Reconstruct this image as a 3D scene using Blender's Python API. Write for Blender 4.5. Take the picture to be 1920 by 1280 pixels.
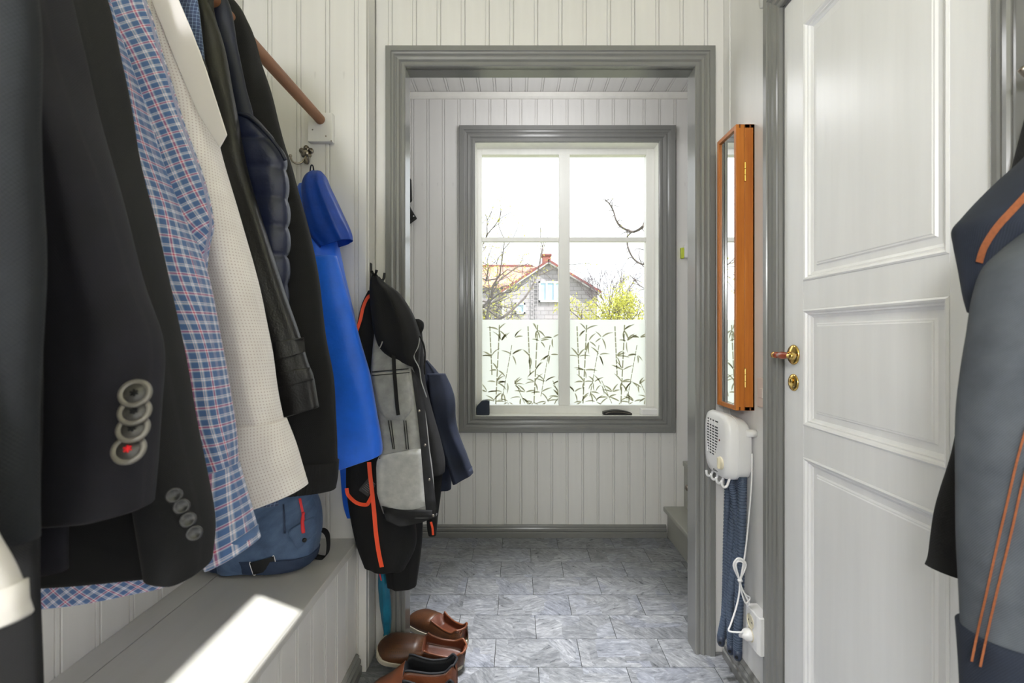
import bpy, math, random
from mathutils import Vector, Matrix, noise as mnoise

for _o in list(bpy.data.objects):
    bpy.data.objects.remove(_o, do_unlink=True)
SC = bpy.context.scene
COL = SC.collection
PI = math.pi
R = math.radians

# ------------------------------------------------------------------ camera
F, CX, CY, H = 890.0, 968.0, 630.0, 1.13          # focal length in pixels of a 1920 frame, vanishing point, eye height
cam_d = bpy.data.cameras.new('camera')
cam = bpy.data.objects.new('camera', cam_d)
COL.objects.link(cam)
cam.location = (0, 0, H)
cam.rotation_euler = (R(90), 0, 0)
cam_d.sensor_width = 36.0
cam_d.sensor_fit = 'HORIZONTAL'
cam_d.lens = F / 1920 * 36.0
cam_d.shift_x = -(CX - 960) / 1920
cam_d.shift_y = -(640 - CY) / 1920
cam_d.clip_start = 0.02
cam_d.clip_end = 300
cam_d.dof.use_dof = True
cam_d.dof.focus_distance = 1.75
cam_d.dof.aperture_fstop = 7.0
SC.camera = cam

# ------------------------------------------------------------------ sky, sun, lamps, exposure
SKY = 2.2
NEAR_W, FAR_W, SPOT_W = 80.0, 7.0, 480.0          # added fill lamps (built further down)
wd = bpy.data.worlds.new('overcast_sky')
SC.world = wd
wd.use_nodes = True
nt = wd.node_tree
nt.nodes.clear()
wo = nt.nodes.new('ShaderNodeOutputWorld')
wb = nt.nodes.new('ShaderNodeBackground')
wtc = nt.nodes.new('ShaderNodeTexCoord')
wn = nt.nodes.new('ShaderNodeTexNoise')
wn.inputs['Scale'].default_value = 3.0
wn.inputs['Detail'].default_value = 5.0
wr = nt.nodes.new('ShaderNodeValToRGB')
wr.color_ramp.elements[0].position = 0.35
wr.color_ramp.elements[0].color = (0.88, 0.93, 1.0, 1)
wr.color_ramp.elements[1].position = 0.65
wr.color_ramp.elements[1].color = (1.0, 1.0, 1.0, 1)
nt.links.new(wtc.outputs['Generated'], wn.inputs['Vector'])
nt.links.new(wn.outputs['Fac'], wr.inputs['Fac'])
nt.links.new(wr.outputs['Color'], wb.inputs['Color'])
wb.inputs['Strength'].default_value = SKY
nt.links.new(wb.outputs['Background'], wo.inputs['Surface'])

sun_d = bpy.data.lights.new('sun', 'SUN')
sun_d.energy = 11.0
sun_d.angle = R(0.6)
sun_d.color = (1.0, 0.97, 0.92)
sun = bpy.data.objects.new('sun', sun_d)
COL.objects.link(sun)
SUN_EL = R(42)
sdir = Vector((-0.155, 0.079, 0)).normalized() * math.cos(SUN_EL) + Vector((0, 0, -math.sin(SUN_EL)))
sun.rotation_euler = sdir.to_track_quat('-Z', 'Y').to_euler()
sun.location = (6, -3, 8)

vs = SC.view_settings
vs.view_transform = 'Standard'
vs.look = 'None'
vs.exposure = 0.12
vs.gamma = 1.0
vs.use_curve_mapping = False
cy = SC.cycles
cy.use_denoising = True
cy.max_bounces = 10
cy.diffuse_bounces = 6
cy.glossy_bounces = 5
cy.transmission_bounces = 6
cy.transparent_max_bounces = 16
cy.sample_clamp_indirect = 6.0
cy.caustics_reflective = False
cy.caustics_refractive = False

# ------------------------------------------------------------------ helpers
def P(px, py, Y):
    """The point at depth Y that the photograph shows at pixel (px, py)."""
    return Vector(((px - CX) / F * Y, Y, H - (py - CY) / F * Y))

def srgb(r, g, b):
    def c(v):
        v /= 255.0
        return v / 12.92 if v <= 0.04045 else ((v + 0.055) / 1.055) ** 2.4
    return (c(r), c(g), c(b), 1.0)

class NT:
    """A small helper around a material's node tree."""
    def __init__(s, name):
        s.m = bpy.data.materials.new(name)
        s.m.use_nodes = True
        s.t = s.m.node_tree
        s.t.nodes.clear()
        s.out = s.n('ShaderNodeOutputMaterial')
        s.b = s.n('ShaderNodeBsdfPrincipled')
        s.l(s.b.outputs['BSDF'], s.out.inputs['Surface'])
    def n(s, kind, **kw):
        nd = s.t.nodes.new(kind)
        for k, v in kw.items():
            if hasattr(nd, k):
                setattr(nd, k, v)
            else:
                nd.inputs[k].default_value = v
        return nd
    def l(s, a, b):
        s.t.links.new(a, b)
    def math(s, op, a, b=None, c=None):
        nd = s.n('ShaderNodeMath', operation=op)
        for i, v in enumerate((a, b, c)):
            if v is None:
                continue
            if isinstance(v, (int, float)):
                nd.inputs[i].default_value = v
            else:
                s.l(v, nd.inputs[i])
        return nd.outputs[0]
    def mix(s, fac, a, b, blend='MIX'):
        nd = s.n('ShaderNodeMixRGB', blend_type=blend)
        for key, v in (('Fac', fac), ('Color1', a), ('Color2', b)):
            if isinstance(v, (int, float)):
                nd.inputs[key].default_value = v
            elif isinstance(v, tuple):
                nd.inputs[key].default_value = v
            else:
                s.l(v, nd.inputs[key])
        return nd.outputs['Color']
    def coord(s, kind='Object', scale=(1, 1, 1)):
        tc = s.n('ShaderNodeTexCoord')
        mp = s.n('ShaderNodeMapping')
        mp.inputs['Scale'].default_value = scale
        s.l(tc.outputs[kind], mp.inputs['Vector'])
        return mp.outputs['Vector']
    def noise(s, vec, scale, detail=4.0, rough=0.55):
        nd = s.n('ShaderNodeTexNoise', Scale=scale, Detail=detail, Roughness=rough)
        s.l(vec, nd.inputs['Vector'])
        return nd.outputs['Fac']
    def ramp(s, fac, stops, interp='LINEAR'):
        nd = s.n('ShaderNodeValToRGB')
        cr = nd.color_ramp
        cr.interpolation = interp
        while len(cr.elements) < len(stops):
            cr.elements.new(0.5)
        for e, (p, c) in zip(cr.elements, stops):
            e.position = p
            e.color = c
        s.l(fac, nd.inputs['Fac'])
        return nd.outputs['Color']
    def bump(s, height, strength=0.2, dist=0.01):
        nd = s.n('ShaderNodeBump')
        nd.inputs['Strength'].default_value = strength
        nd.inputs['Distance'].default_value = dist
        s.l(height, nd.inputs['Height'])
        s.l(nd.outputs['Normal'], s.b.inputs['Normal'])
    def set(s, **kw):
        for k, v in kw.items():
            inp = s.b.inputs[k.replace('_', ' ')]
            if isinstance(v, (int, float, tuple)):
                inp.default_value = v
            else:
                s.l(v, inp)
        return s

def plain(name, col, rough=0.5, metal=0.0, var=0.06, vscale=12, bump=0.0, bscale=150, coat=0.0, sheen=0.0, stretch=(1, 1, 1)):
    a = NT(name)
    vec = a.coord('Object', stretch)
    nz = a.noise(vec, vscale)
    dark = tuple(c * (1 - var) for c in col[:3]) + (1,)
    lite = tuple(min(1, c * (1 + var)) for c in col[:3]) + (1,)
    a.set(Base_Color=a.ramp(nz, [(0.3, dark), (0.7, lite)]), Roughness=rough, Metallic=metal)
    if coat:
        a.set(Coat_Weight=coat, Coat_Roughness=0.15)
    if sheen:
        a.set(Sheen_Weight=sheen)
    if bump:
        a.bump(a.noise(vec, bscale, 3), bump, 0.004)
    return a.m

class MB:
    """Collects geometry (world coordinates) and builds ONE mesh object."""
    def __init__(s):
        s.v, s.f, s.uv = [], [], []
    def add(s, verts, faces, uvs=None):
        o = len(s.v)
        s.v += [tuple(v) for v in verts]
        s.f += [tuple(i + o for i in f) for f in faces]
        s.uv += (uvs if uvs else [(0, 0)] * len(verts))
        return s
    def box(s, a, b):
        (x0, y0, z0), (x1, y1, z1) = [min(p, q) for p, q in zip(a, b)], [max(p, q) for p, q in zip(a, b)]
        return s.add([(x0, y0, z0), (x1, y0, z0), (x1, y1, z0), (x0, y1, z0), (x0, y0, z1), (x1, y0, z1), (x1, y1, z1), (x0, y1, z1)],
                     [(3, 2, 1, 0), (4, 5, 6, 7), (0, 1, 5, 4), (1, 2, 6, 5), (2, 3, 7, 6), (3, 0, 4, 7)])
    def extrude(s, poly, vec):
        """Closed polygon (3-D points) swept by vec, capped."""
        n = len(poly)
        vec = Vector(vec)
        vs_ = [Vector(p) for p in poly] + [Vector(p) + vec for p in poly]
        fs = [tuple(range(n - 1, -1, -1)), tuple(range(n, 2 * n))]
        fs += [(i, (i + 1) % n, n + (i + 1) % n, n + i) for i in range(n)]
        return s.add(vs_, fs)
    def tube(s, pts, rad, n=8, cap=True):
        pts = [Vector(p) for p in pts]
        if not isinstance(rad, (list, tuple)):
            rad = [rad] * len(pts)
        vs_, uv = [], []
        up = None
        L = 0
        for i, p in enumerate(pts):
            d = (pts[min(i + 1, len(pts) - 1)] - pts[max(i - 1, 0)])
            d = d.normalized() if d.length > 1e-9 else Vector((0, 0, 1))
            if up is None:
                up = d.orthogonal().normalized()
            up = (up - d * up.dot(d))
            up = up.normalized() if up.length > 1e-6 else d.orthogonal().normalized()
            sd = d.cross(up)
            if i:
                L += (p - pts[i - 1]).length
            for j in range(n):
                a = 2 * PI * j / n
                vs_.append(p + (up * math.cos(a) + sd * math.sin(a)) * rad[i])
                uv.append((j / n * 2 * PI * rad[i], L))
        fs = []
        for i in range(len(pts) - 1):
            for j in range(n):
                fs.append((i * n + j, i * n + (j + 1) % n, (i + 1) * n + (j + 1) % n, (i + 1) * n + j))
        if cap:
            fs.append(tuple(range(n - 1, -1, -1)))
            fs.append(tuple(range((len(pts) - 1) * n, len(pts) * n)))
        return s.add(vs_, fs, uv)
    def lathe(s, prof, origin, axis, n=24):
        """prof = [(radius, distance along axis)]"""
        axis = Vector(axis).normalized()
        u = axis.orthogonal().normalized()
        w = axis.cross(u)
        o = Vector(origin)
        vs_ = []
        for r, t in prof:
            for j in range(n):
                a = 2 * PI * j / n
                vs_.append(o + axis * t + (u * math.cos(a) + w * math.sin(a)) * max(r, 1e-5))
        fs = []
        for i in range(len(prof) - 1):
            for j in range(n):
                fs.append((i * n + j, i * n + (j + 1) % n, (i + 1) * n + (j + 1) % n, (i + 1) * n + j))
        fs.append(tuple(range(n - 1, -1, -1)))
        fs.append(tuple(range((len(prof) - 1) * n, len(prof) * n)))
        return s.add(vs_, fs)
    def sweep(s, path, prof, closed=False):
        """Mitred sweep of a profile along a path in a plane. path: corner points; prof: (offset outward, proud) pairs; s.frame=(normal)."""
        raise NotImplementedError
    def mesh(s, name):
        me = bpy.data.meshes.new(name)
        me.from_pydata(s.v, [], s.f)
        ul = me.uv_layers.new(name='UVMap')
        for lp in me.loops:
            ul.data[lp.index].uv = s.uv[lp.vertex_index]
        return me
    def build(s, name, m, parent=None, smooth=False, bevel=0.0, sub=0, fix=True):
        me = s.mesh(name)
        if fix:
            import bmesh
            bm = bmesh.new()
            bm.from_mesh(me)
            bmesh.ops.recalc_face_normals(bm, faces=bm.faces)
            bm.to_mesh(me)
            bm.free()
        me.materials.append(m)
        o = bpy.data.objects.new(name, me)
        COL.objects.link(o)
        if smooth:
            for p in me.polygons:
                p.use_smooth = True
        if bevel:
            bv = o.modifiers.new('bevel', 'BEVEL')
            bv.width = bevel
            bv.segments = 2
            bv.limit_method = 'ANGLE'
            bv.angle_limit = R(40)
        if sub:
            sb = o.modifiers.new('sub', 'SUBSURF')
            sb.levels = sb.render_levels = sub
        if parent is not None:
            o.parent = parent
            if parent.type == 'EMPTY':
                o.matrix_parent_inverse = Matrix.Translation(-Vector(parent.location))
        return o

def smooth_by_angle(o, deg=40):
    me = o.data
    for p in me.polygons:
        p.use_smooth = True
    try:
        me.set_sharp_from_angle(angle=R(deg))
    except Exception:
        pass
    return o

def thing(name, label, cat, loc, group=None):
    o = bpy.data.objects.new(name, None)
    o.empty_display_size = 0.05
    COL.objects.link(o)
    o.location = loc
    return tag(o, label, cat, group)

def tag(o, label, cat, group=None):
    o['label'] = label
    o['category'] = cat
    if group:
        o['group'] = group
    return o

def struct(o, label=None):
    o['kind'] = 'structure'
    if label:
        o['label'] = label
    return o

def cat_rom(vals, t):
    """Catmull-Rom through rows of numbers; t in 0..len-1"""
    n = len(vals)
    i = min(int(t), n - 2)
    f = t - i
    p0, p1, p2, p3 = vals[max(i - 1, 0)], vals[i], vals[i + 1], vals[min(i + 2, n - 1)]
    out = []
    for a, b, c, d in zip(p0, p1, p2, p3):
        m1, m2 = (c - a) / 2, (d - b) / 2
        h00 = 2 * f ** 3 - 3 * f ** 2 + 1
        h10 = f ** 3 - 2 * f ** 2 + f
        h01 = -2 * f ** 3 + 3 * f ** 2
        h11 = f ** 3 - f ** 2
        out.append(h00 * b + h10 * m1 + h01 * c + h11 * m2)
    return out

def curve_pts(pts, per=8):
    rows = [tuple(p) for p in pts]
    N = (len(rows) - 1) * per
    return [Vector(cat_rom(rows, i / per)) for i in range(N + 1)]
# ------------------------------------------------------------------ materials of the room
def painted(name, col, rough=0.38, stretch=(1, 1, 0.06), wear=True):
    a = NT(name)
    vec = a.coord('Object', stretch)
    nz = a.noise(vec, 30, 5)
    c0 = tuple(c * 0.975 for c in col[:3]) + (1,)
    c1 = tuple(min(1, c * 1.03) for c in col[:3]) + (1,)
    base = a.ramp(nz, [(0.3, c0), (0.7, c1)])
    if wear:                                    # a few knots and chips in the paint
        sp = a.noise(a.coord('Object', (1, 1, 0.5)), 46, 2, 0.4)
        spots = a.ramp(sp, [(0.765, (0, 0, 0, 1)), (0.80, (1, 1, 1, 1))])
        base = a.mix(a.math('MULTIPLY', spots, 0.35), base, tuple(c * 0.62 for c in col[:3]) + (1,))
    a.set(Base_Color=base, Roughness=rough)
    a.bump(nz, 0.12, 0.003)
    return a.m

M = {}
M['white'] = painted('white_board_paint', srgb(226, 224, 222))
M['white2'] = painted('white_board_paint_clean', srgb(228, 227, 226), wear=False)
M['ceil'] = painted('white_ceiling_paint', srgb(236, 234, 228), stretch=(1, 0.06, 1))
M['ceil_y'] = plain('yellow_green_bounce_ceiling', srgb(226, 224, 184), 0.6, var=0.03)  # unseen ceiling, colour picked so bounced light yellows the wall tops
M['grey'] = painted('grey_trim_paint', srgb(126, 126, 124), rough=0.2, wear=False)
M['greyb'] = painted('grey_bench_paint', srgb(204, 202, 198), rough=0.35, stretch=(1, 0.05, 1), wear=False)
M['step'] = painted('grey_stair_paint', srgb(160, 160, 152), rough=0.4, stretch=(1, 0.08, 1), wear=True)
M['door'] = painted('white_door_enamel', srgb(240, 240, 242), rough=0.32, wear=False)
M['gap'] = plain('dark_gap', srgb(30, 29, 27), 0.9)
M['sash'] = painted('white_window_paint', srgb(235, 234, 229), rough=0.3, wear=False)
M['brass'] = plain('polished_brass', srgb(226, 190, 110), 0.16, 1.0, var=0.08, vscale=40)
M['steel'] = plain('antique_steel', srgb(150, 142, 132), 0.3, 1.0, var=0.25, vscale=120)
M['plastic'] = plain('white_plastic', srgb(232, 231, 232), 0.32, var=0.015)
M['ivory'] = plain('ivory_plastic', srgb(222, 214, 190), 0.4, var=0.03)
M['beige'] = plain('pinkish_beige_plastic', srgb(222, 208, 200), 0.4, var=0.02)
M['black'] = plain('black_plastic', srgb(16, 16, 17), 0.4, var=0.2)

def wood_mat(name, c0, c1, stretch, rough=0.4):
    a = NT(name)
    v = a.coord('Object', stretch)
    n1 = a.noise(v, 22, 6, 0.65)
    n2 = a.noise(v, 90, 3, 0.6)
    f = a.math('ADD', a.math('MULTIPLY', n1, 0.65), a.math('MULTIPLY', n2, 0.35))
    a.set(Base_Color=a.ramp(f, [(0.3, c0), (0.7, c1)]), Roughness=rough)
    a.bump(n2, 0.15, 0.002)
    return a.m
M['oak'] = wood_mat('honey_oak', srgb(158, 84, 22), srgb(204, 126, 48), (1, 1, 0.05))
M['rod'] = wood_mat('brown_oak_rod', srgb(126, 78, 46), srgb(186, 128, 86), (1, 0.04, 1), 0.5)

def slate():
    a = NT('grey_slate_tile')
    tc = a.n('ShaderNodeTexCoord')
    oi = a.n('ShaderNodeObjectInfo')
    off = a.n('ShaderNodeVectorMath', operation='SCALE')
    cmb = a.n('ShaderNodeCombineXYZ')
    a.l(oi.outputs['Random'], cmb.inputs[0])
    a.l(a.math('MULTIPLY', oi.outputs['Random'], 7.3), cmb.inputs[1])
    a.l(cmb.outputs[0], off.inputs[0])
    off.inputs['Scale'].default_value = 9.0
    add = a.n('ShaderNodeVectorMath', operation='ADD')
    a.l(tc.outputs['Object'], add.inputs[0])
    a.l(off.outputs[0], add.inputs[1])
    # cells of cleft stone inside each tile, every cell with its own grain direction
    cell = a.n('ShaderNodeTexVoronoi', Scale=9.0, feature='F1', distance='CHEBYCHEV')
    a.l(add.outputs[0], cell.inputs['Vector'])
    rot = a.n('ShaderNodeVectorRotate', rotation_type='Z_AXIS')
    a.l(add.outputs[0], rot.inputs['Vector'])
    sep = a.n('ShaderNodeSeparateColor')
    a.l(cell.outputs['Color'], sep.inputs[0])
    a.l(a.math('MULTIPLY_ADD', sep.outputs[0], 1.6, -0.5), rot.inputs['Angle'])
    mp = a.n('ShaderNodeMapping')
    mp.inputs['Scale'].default_value = (1.0, 3.6, 1.0)
    a.l(rot.outputs[0], mp.inputs['Vector'])
    warp = a.n('ShaderNodeTexNoise', Scale=6.0, Detail=9.0, Roughness=0.68, Distortion=0.6)
    a.l(mp.outputs[0], warp.inputs['Vector'])
    veins = a.n('ShaderNodeTexNoise', Scale=24.0, Detail=10.0, Roughness=0.72, Distortion=0.5)
    a.l(mp.outputs[0], veins.inputs['Vector'])
    base = a.ramp(warp.outputs['Fac'], [(0.3, srgb(92, 94, 98)), (0.5, srgb(132, 134, 138)), (0.7, srgb(172, 173, 175))])
    vn = a.ramp(veins.outputs['Fac'], [(0.34, srgb(78, 80, 84)), (0.5, srgb(138, 140, 144)), (0.66, srgb(202, 203, 205))])
    col = a.mix(0.5, base, vn)
    tint = a.ramp(sep.outputs[1], [(0.0, srgb(214, 217, 228)), (0.5, srgb(240, 240, 240)), (1.0, srgb(186, 187, 189))])
    col = a.mix(0.8, col, tint, 'MULTIPLY')
    a.set(Base_Color=col, Roughness=a.math('MULTIPLY_ADD', veins.outputs['Fac'], 0.3, 0.16))
    a.bump(veins.outputs['Fac'], 0.25, 0.002)
    return a.m
M['slate'] = slate()

def glass_mat(name, tint=(0.97, 0.985, 0.98, 1), rough=0.0):
    a = NT(name)
    a.t.nodes.remove(a.b)
    tr = a.n('ShaderNodeBsdfTransparent')
    tr.inputs['Color'].default_value = tint
    gl = a.n('ShaderNodeBsdfGlossy')
    gl.inputs['Roughness'].default_value = rough
    fr = a.n('ShaderNodeFresnel')
    ge = a.n('ShaderNodeNewGeometry')
    a.l(a.math('MULTIPLY_ADD', ge.outputs['Backfacing'], 1 / 1.4 - 1.4, 1.4), fr.inputs['IOR'])   # same reflectance on both faces of the pane
    mx = a.n('ShaderNodeMixShader')
    a.l(fr.outputs[0], mx.inputs[0])
    a.l(tr.outputs[0], mx.inputs[1])
    a.l(gl.outputs[0], mx.inputs[2])
    a.l(mx.outputs[0], a.out.inputs['Surface'])
    return a.m
M['glass'] = glass_mat('window_glass')

def film_mat(name, col, clear):
    a = NT(name)
    a.t.nodes.remove(a.b)
    df = a.n('ShaderNodeBsdfDiffuse')
    df.inputs['Color'].default_value = col
    tl = a.n('ShaderNodeBsdfTranslucent')
    tl.inputs['Color'].default_value = col
    m1 = a.n('ShaderNodeMixShader')
    m1.inputs[0].default_value = 0.8
    a.l(df.outputs[0], m1.inputs[1])
    a.l(tl.outputs[0], m1.inputs[2])
    tr = a.n('ShaderNodeBsdfTransparent')
    tr.inputs['Color'].default_value = col
    m2 = a.n('ShaderNodeMixShader')
    m2.inputs[0].default_value = clear
    a.l(m1.outputs[0], m2.inputs[1])
    a.l(tr.outputs[0], m2.inputs[2])
    a.l(m2.outputs[0], a.out.inputs['Surface'])
    return a.m
M['film'] = film_mat('frosted_film', (0.96, 0.97, 0.97, 1), 0.10)
M['leafprint'] = film_mat('clear_bamboo_print', srgb(206, 204, 186), 0.28)

# ------------------------------------------------------------------ room planes
XL, XR = -0.92, 0.747            # left and right wall faces
YR, YD, YB = 1.60, 1.70, 2.68    # coat-rod wall, doorway wall, window wall
YREAR, ZC = -2.20, 2.50
XC = -0.505                      # edge of the coat-rod wall

_pm = {}
def plank_mesh(w):
    k = round(w, 4)
    if k not in _pm:
        pr = [(0, 0), (0, .007), (.0012, .0112), (.0028, .012), (w - .0150, .012), (w - .0136, .0075), (w - .0124, .0075), (w - .011, .012),
              (w - .0034, .012), (w - .0015, .0105), (w - .0005, .007), (w, .006), (w, 0)]
        mb = MB()
        mb.extrude([(u, -d, 0) for u, d in pr], (0, 0, 1))
        me = mb.mesh('plank')
        me.materials.append(M['white'])
        _pm[k] = me
    return _pm[k]

def plank(parent, w, loc, rotz, h, mat=None):
    me = plank_mesh(w)
    o = bpy.data.objects.new('plank', me)
    COL.objects.link(o)
    o.location = loc
    o.rotation_euler = (0, 0, rotz)
    o.scale = (1, 1, h)
    o.parent = parent
    return o

# floor: one slab and tiles laid on it in half bond
fl = struct(MB().box((-1.7, YREAR - .2, -0.06), (2.3, YB + .05, -0.004)).build('floor', M['gap']))
TW, TD = 0.3005, 0.1513
tile_me = None
row0 = 1.6213
for k in range(-25, 7):
    y0 = row0 + k * TD
    y1 = min(y0 + TD, YB)
    off = 0.225 if k % 2 == 0 else 0.075
    for j in range(-5, 5):
        x0 = off + j * TW
        x1 = x0 + TW
        if y1 <= YD - .02 and (x1 < XL or x0 > XR + .03):
            continue
        if y0 > YD and (x0 > 1.15 or x1 < -1.0):
            continue
        if tile_me is None:
            g = .0011
            tb = MB().box((g, g, -0.004), (TW - g, TD - g, 0.0))
            tile_me = tb.mesh('tile')
            tile_me.materials.append(M['slate'])
        t = bpy.data.objects.new('tile', tile_me)
        COL.objects.link(t)
        t.location = (x0, y0, 0)
        t.parent = fl
        if y1 - y0 < TD - 1e-4:
            t.scale = (1, (y1 - y0) / TD, 1)

# ceiling: near passage tinted yellow-green so its bounce tints the upper walls, far lobby in white boards
struct(MB().box((XL - .1, YREAR - .1, ZC), (XR + .1, YD + .02, ZC + .08)).build('ceiling', M['ceil_y']))
cf = struct(MB().box((-1.6, YD + .02, ZC + .012), (2.2, YB + .1, ZC + .09)).build('ceiling_lobby', M['ceil']))
for k in range(43):
    w = 0.0875
    x0 = -1.6 + k * w
    o = bpy.data.objects.new('plank', plank_mesh(w))
    COL.objects.link(o)
    # lay the board flat: face down, running along Y
    o.matrix_world = Matrix(((1, 0, 0, x0), (0, 0, -1, YB), (0, 1, 0, ZC + .012), (0, 0, 0, 1))) @ Matrix.Diagonal((1, 1, YB - YD - .05, 1))
    o.parent = cf

# left wall
wl = struct(MB().box((XL - .1, YREAR - .1, 0), (XL - .012, YR + .12, ZC)).build('wall_left', M['white']))
w = 0.0915
k = 0
while YR - (k + 1) * w > YREAR:
    plank(wl, w, (XL - .012, YR - k * w - w, 0.0), R(90), ZC)
    k += 1
# coat-rod wall (faces the camera) and its return
wc = struct(MB().box((XL - .1, YR + .012, 0), (XC - .006, YD + .06, ZC)).build('wall_coat_rod', M['white']))
k = 0
w = 0.0975
x1 = XC - .027
while x1 - k * w > XL:
    xx = x1 - (k + 1) * w
    plank(wc, w, (xx, YR + .012, 0), 0, ZC)
    k += 1
MB().box((XC - .027, YR - .003, 0), (XC, YR + .03, ZC)).build('corner_board', M['white'], wc, bevel=.002)
MB().box((XC - .006, YR + .02, 0), (XC + .002, YD - .012, ZC)).build('return_board', M['white'], wc, bevel=.001)
# doorway wall: pieces left, right and above the opening
OX0, OX1, OZ = -0.3945, 0.636, 2.089        # opening inside the casing
wdw = MB()
wdw.box((XC - .03, YD + .012, 0), (OX0 - .02, YD + .05, ZC))
wdw.box((OX1 + .02, YD + .012, 0), (2.3, YD + .05, ZC))
wdw.box((OX0 - .02, YD + .012, OZ + .02), (OX1 + .02, YD + .05, ZC))
wdw.box((-1.6, YD + .03, 0), (XC, YD + .05, ZC))
wdo = struct(wdw.build('wall_doorway', M['white']))
plank(wdo, OX0 - .05 - XC, (XC, YD + .012, 0), 0, ZC)
w = (OX1 - OX0 + .10) / 13
for k in range(13):
    plank(wdo, w, (OX0 - .05 + k * w, YD + .012, OZ), 0, ZC - OZ)
plank(wdo, XR + .01 - OX1 - .05, (OX1 + .05, YD + .012, 0), 0, ZC)

# moulded casing in mitred lengths (profile: offset from the opening, how proud)
CPROF = [(0, 0), (0, .012), (.004, .015), (.012, .015), (.014, .011), (.017, .011), (.022, .017), (.030, .019), (.033, .015), (.036, .015), (.041, .020), (.047, .0215), (.049, .0255), (.066, .0255), (.068, .023), (.068, 0)]
def casing(parent_mb_name, mat, plane, rect, widths=1.0, bottom=True, parent=None, left_drop=None):
    """plane: function (u, v, proud) -> point; rect: (u0, v0, u1, v1) of the opening. Builds each side as a mitred length."""
    u0, v0, u1, v1 = rect
    objs = []
    def length(c0, c1, d0, d1, nm):
        # c0, c1: corner points (u, v); d0, d1: the direction that the offset goes at each end
        mb = MB()
        n = len(CPROF)
        vs_ = []
        for (cu, cv), (du, dv) in ((c0, d0), (c1, d1)):
            for o_, p_ in CPROF:
                o_ *= widths
                vs_.append(plane(cu + du * o_, cv + dv * o_, p_))
        fs = [(i, (i + 1) % n, n + (i + 1) % n, n + i) for i in range(n)]
        fs += [tuple(range(n - 1, -1, -1)), tuple(range(n, 2 * n))]
        mb.add(vs_, fs)
        ob = mb.build(nm, mat, parent)
        objs.append(ob)
        return ob
    bl = (-1, -1) if bottom else (-1, 0)
    br = (1, -1) if bottom else (1, 0)
    length((u0, v0), (u0, v1), bl, (-1, 1), 'casing_side')
    length((u1, v0), (u1, v1), br, (1, 1), 'casing_side')
    length((u0, v1), (u1, v1), (-1, 1), (1, 1), 'casing_head')
    if bottom:
        length((u0, v0), (u1, v0), (-1, -1), (1, -1), 'casing_sill')
    return objs

# doorway frame: jambs and casing
dfr = MB().box((OX0 - .02, YD, 0), (OX0, YD + .05, OZ)).build('trim_1', M['grey'])
struct(dfr, 'grey frame of the open doorway')
MB().box((OX1, YD, 0), (OX1 + .02, YD + .05, OZ)).build('jamb', M['grey'], dfr)
MB().box((OX0 - .02, YD, OZ), (OX1 + .02, YD + .05, OZ + .02)).build('head_jamb', M['grey'], dfr)
casing('trim', M['grey'], lambda u, v, p: Vector((u, YD - p, v)), (OX0, 0, OX1, OZ), bottom=False, parent=dfr)
casing('trim', M['grey'], lambda u, v, p: Vector((u, YD + .05 + p, v)), (OX0, 0, OX1, OZ), bottom=False, parent=dfr)

# right wall with closet door opening and a sunny window beside the camera
DY0, DY1, DZ = 0.742, 1.326, 2.045        # door leaf along Y
WY0, WY1, WZ0, WZ1 = -0.42, 0.530, 1.742, 2.012   # side window that lets the sun in
rw = MB()
x0, x1 = XR, XR + .12
rw.box((x0, DY1 + .012, 0), (x1, YD + .012, ZC))
rw.box((x0, DY0 - .012, DZ + .01), (x1, DY1 + .012, ZC))
rw.box((x0, WY1, 0), (x1, DY0 - .012, ZC))
rw.box((x0, WY0, 0), (x1, WY1, WZ0))
rw.box((x0, WY0, WZ1), (x1, WY1, ZC))
rw.box((x0, YREAR - .1, 0), (x1, WY0, ZC))
rw.box((x1, DY0 - .05, 0), (x1 + .02, DY1 + .05, DZ + .05))
wr_ = struct(rw.build('wall_right', M['white2']))
# corner batten on the right wall
MB().box((XR - .004, YD - .046, 0), (XR, YD + .004, ZC)).build('corner_batten', M['white2'], wr_, bevel=.001)
# unseen rear wall; its wide glazed opening is added to let in fill daylight
re_ = MB()
re_.box((XL - .1, YREAR - .1, 0), (XL + .25, YREAR, ZC))
re_.box((XR - .2, YREAR - .1, 0), (XR + .12, YREAR, ZC))
re_.box((XL + .25, YREAR - .1, 2.2), (XR - .2, YREAR, ZC))
re_.box((XL + .25, YREAR - .1, 0), (XR - .2, YREAR, 0.3))
wre = struct(re_.build('wall_rear', M['white2']))
w3 = struct(MB().box((XL + .25, YREAR - .07, .3), (XR - .2, YREAR - .065, 2.2)).build('added_fill_window', M['glass']))
for zz in (.3, 1.2, 2.14):
    MB().box((XL + .25, YREAR - .09, zz), (XR - .2, YREAR - .05, zz + .06)).build('sash_rail', M['sash'], w3)
for xx in (XL + .25, -.12, XR - .26):
    MB().box((xx, YREAR - .09, .3), (xx + .06, YREAR - .05, 2.2)).build('sash_stile', M['sash'], w3)
w2 = struct(MB().box((XR + .06, WY0, WZ0), (XR + .064, WY1, WZ1)).build('window_2', M['glass']))
for zz, hh_ in ((WZ0, .041), (WZ1 - .03, .03)):
    MB().box((XR + .04, WY0, zz), (XR + .08, WY1, zz + hh_)).build('sash_rail', M['sash'], w2)
for yy in (WY0, WY1 - .03):
    MB().box((XR + .04, yy, WZ0), (XR + .08, yy + .03, WZ1)).build('sash_stile', M['sash'], w2)

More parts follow.
